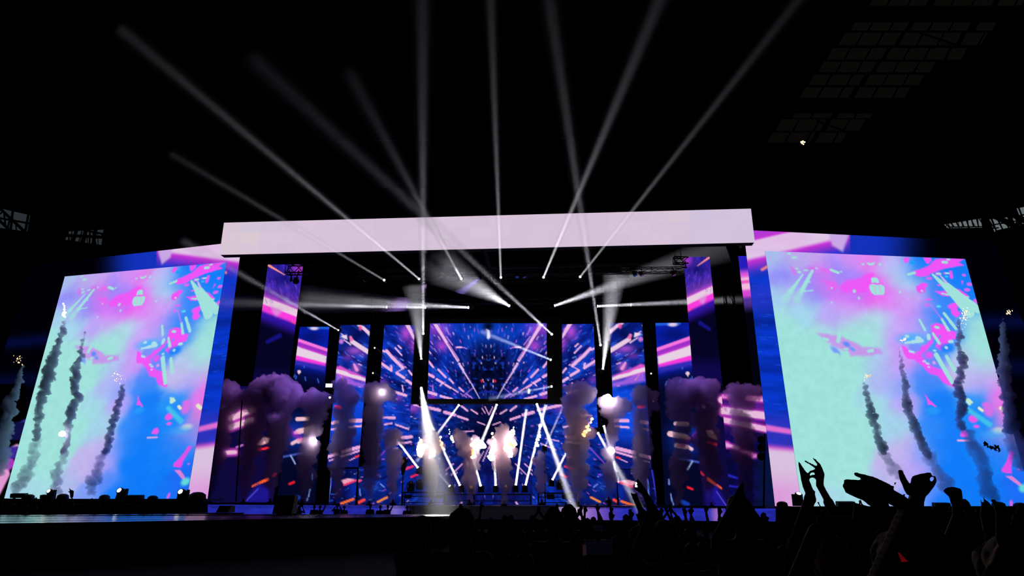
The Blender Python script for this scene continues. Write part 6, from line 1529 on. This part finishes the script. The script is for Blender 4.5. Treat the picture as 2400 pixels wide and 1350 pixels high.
# telephones held up
def phone(label, px, py, w, h, Y, scr=None, tilt=0.0):
    P = at(px, py, Y); s = (P - CAM).dot(FWD) / F
    root = empty('telephone', P, label, 'telephone')
    R_ = Matrix.Rotation(tilt, 4, 'Y')
    bm = bmesh.new(); bm_box(bm, P, (w * s, 0.009, h * s), R_); bmesh.ops.bevel(bm, geom=bm.edges[:], offset=0.003, segments=2); from_bm('casing', bm, M_METAL, root)
    if scr is not None:
        bm = bmesh.new(); bm_box(bm, P + Vector((0, -0.006, 0)), (w * s * 0.9, 0.003, h * s * 0.88), R_); from_bm('display', bm, scr, root)
    bm = bmesh.new(); bm_lathe(bm, [(0.006, 0), (0.006, 0.002)], Matrix.Translation(P + Vector((w * s * 0.4, -0.006, 0))) @ align((0, -1, 0)), 10); from_bm('button', bm, M_CASE, root)
    return root
phone('dark telephone held sideways above the blond head', 1958, 1232, 84, 40, 3.32)
phone('dark upright telephone tilted behind the outstretched hand', 2017, 1206, 34, 46, 3.6, tilt=0.25)
m = mat_emit('telephone_picture', (0.012, 0.008, 0.03), 0.12, 'NONE')
r_ = phone('telephone with a dim violet picture and round button, held low in the crowd', 1402, 1284, 74, 34, 4.28, m)
bm = bmesh.new(); P = at(1370, 1289, 4.26); bm_box(bm, P, (0.022, 0.004, 0.06)); from_bm('lit_stripe', bm, mat_emit('telephone_violet', (0.10, 0.05, 0.06), 0.15, 'NONE'), r_)
phone('telephone with a dim bluish screen below the lamp rails', 1402, 1238, 24, 14, 6.5, mat_emit('telephone_blue', (0.006, 0.006, 0.02), 0.2, 'NONE'))
phone('telephone whose lit white screen shows between two raised hands', 1491, 1136, 6, 13, 5.05, mat_emit('telephone_white', (1.0, 0.97, 0.9), 1.2, 'NONE'), tilt=0.15)
phone('tiny telephone showing a grey picture among the small raised hands', 1624, 1220, 7, 6, 16, mat_emit('telephone_grey', (0.16, 0.10, 0.14), 0.6, 'NONE'))
phone('upright dark telephone raised before the crowd side platform', 1428, 1178, 8, 15, 13)
bm = bmesh.new(); P = at(2117, 1307, 2.0)
v = [P + Vector(q) for q in ((-0.010, 0, 0.014), (0.012, 0, -0.010), (-0.004, 0, -0.012))]
bm_prism(bm, v, [p + Vector((0, 0.006, 0)) for p in v]); tag(from_bm('badge', bm, mat_emit('red_triangle', (0.25, 0.004, 0.01), 0.35, 'NONE')), 'small red glowing triangle low among the dark bodies', 'light')  # small red mark, its colour given as emission

# ---- the crowd itself
rnd = random.Random(4)
spots = [(1474, 10.5, 2), (1446, 11, 1), (1512, 14, 7), (1552, 14.5, 2), (1572, 15, 4), (1586, 14, 7), (1602, 15.5, 2), (1626, 13.5, 5), (1652, 11.5, 7), (1690, 14, 2), (1362, 12, 4), (1340, 13.5, 7), (1376, 15, 1), (1390, 17, 2), (1408, 15.5, 6), (1285, 10, 0), (1240, 9.5, 3), (1205, 11, 8), (1160, 10.2, 0), (1120, 8.4, 5), (1262, 13, 4), (1330, 10.8, 0), (1420, 9.2, 5), (1450, 8.5, 0), (1790, 6.2, 0), (1822, 7.0, 8), (1850, 8.2, 2), (1870, 6.6, 3), (1770, 7.4, 3), (1805, 5.3, 3), (1682, 8.5, 0), (1640, 7.6, 3), (1600, 8.2, 8), (1180, 6.4, 3), (1228, 5.6, 8), (1360, 6.0, 0)]
for px, Y, v in spots:
    p = at(px, 1200, Y); place(p.x, p.y, v, rnd, None, None, rnd.uniform(0.84, 0.89))
n = 0
while n < 120:      # packed rows on the crowd side
    px = rnd.uniform(1090, 2480); Y = rnd.uniform(4.5, 17 if px < 1900 else 36); p = at(px, 1200, Y)
    if inside_runway(p.x, p.y) or not free(p.x, p.y, 0.55) or (Y < 7 and px < 1120): continue
    if Y < 9 and abs(px - 1334) < 60: continue
    up = rnd.random() < (0.10 if Y > 10 else 0.0)
    v = rnd.choice([1, 2, 4, 6, 7, 9]) if up else rnd.choice([0, 3, 8])
    place(p.x, p.y, v, rnd, None, None, rnd.uniform(0.86, 0.93)); n += 1
n = 0
while n < 64:       # rows between the runway and the side screen
    Y = rnd.uniform(31.5, 42.5); px = rnd.uniform(-60, 500) if n < 50 else rnd.uniform(640, 960)
    if n >= 50: Y = rnd.uniform(33, 40)
    p = at(px, 1190, Y)
    if inside_runway(p.x, p.y) or not free(p.x, p.y, 0.5): continue
    place(p.x, p.y, rnd.choice([0, 3, 8, 0, 3, 8, 1, 2, 5]), rnd, None, None, rnd.uniform(0.9, 1.0)); n += 1
# added narrow warm light without a fixture, puts rims on the raised arms
src = at(1297, 905, 54.4); tg = at(2150, 1200, 3.0); d = (tg - src).normalized()
ld = bpy.data.lights.new('added_rim_light', 'AREA'); ld.shape = 'DISK'; ld.size = 0.15; ld.spread = math.radians(6.0); ld.energy = 1.8; ld.color = (1.0, 0.78, 0.6)
lo = bpy.data.objects.new('added_rim_light', ld); COL.objects.link(lo); lo.matrix_world = Matrix.Translation(src + d * 0.4) @ (Vector((0, 0, -1)).rotation_difference(d)).to_matrix().to_4x4()
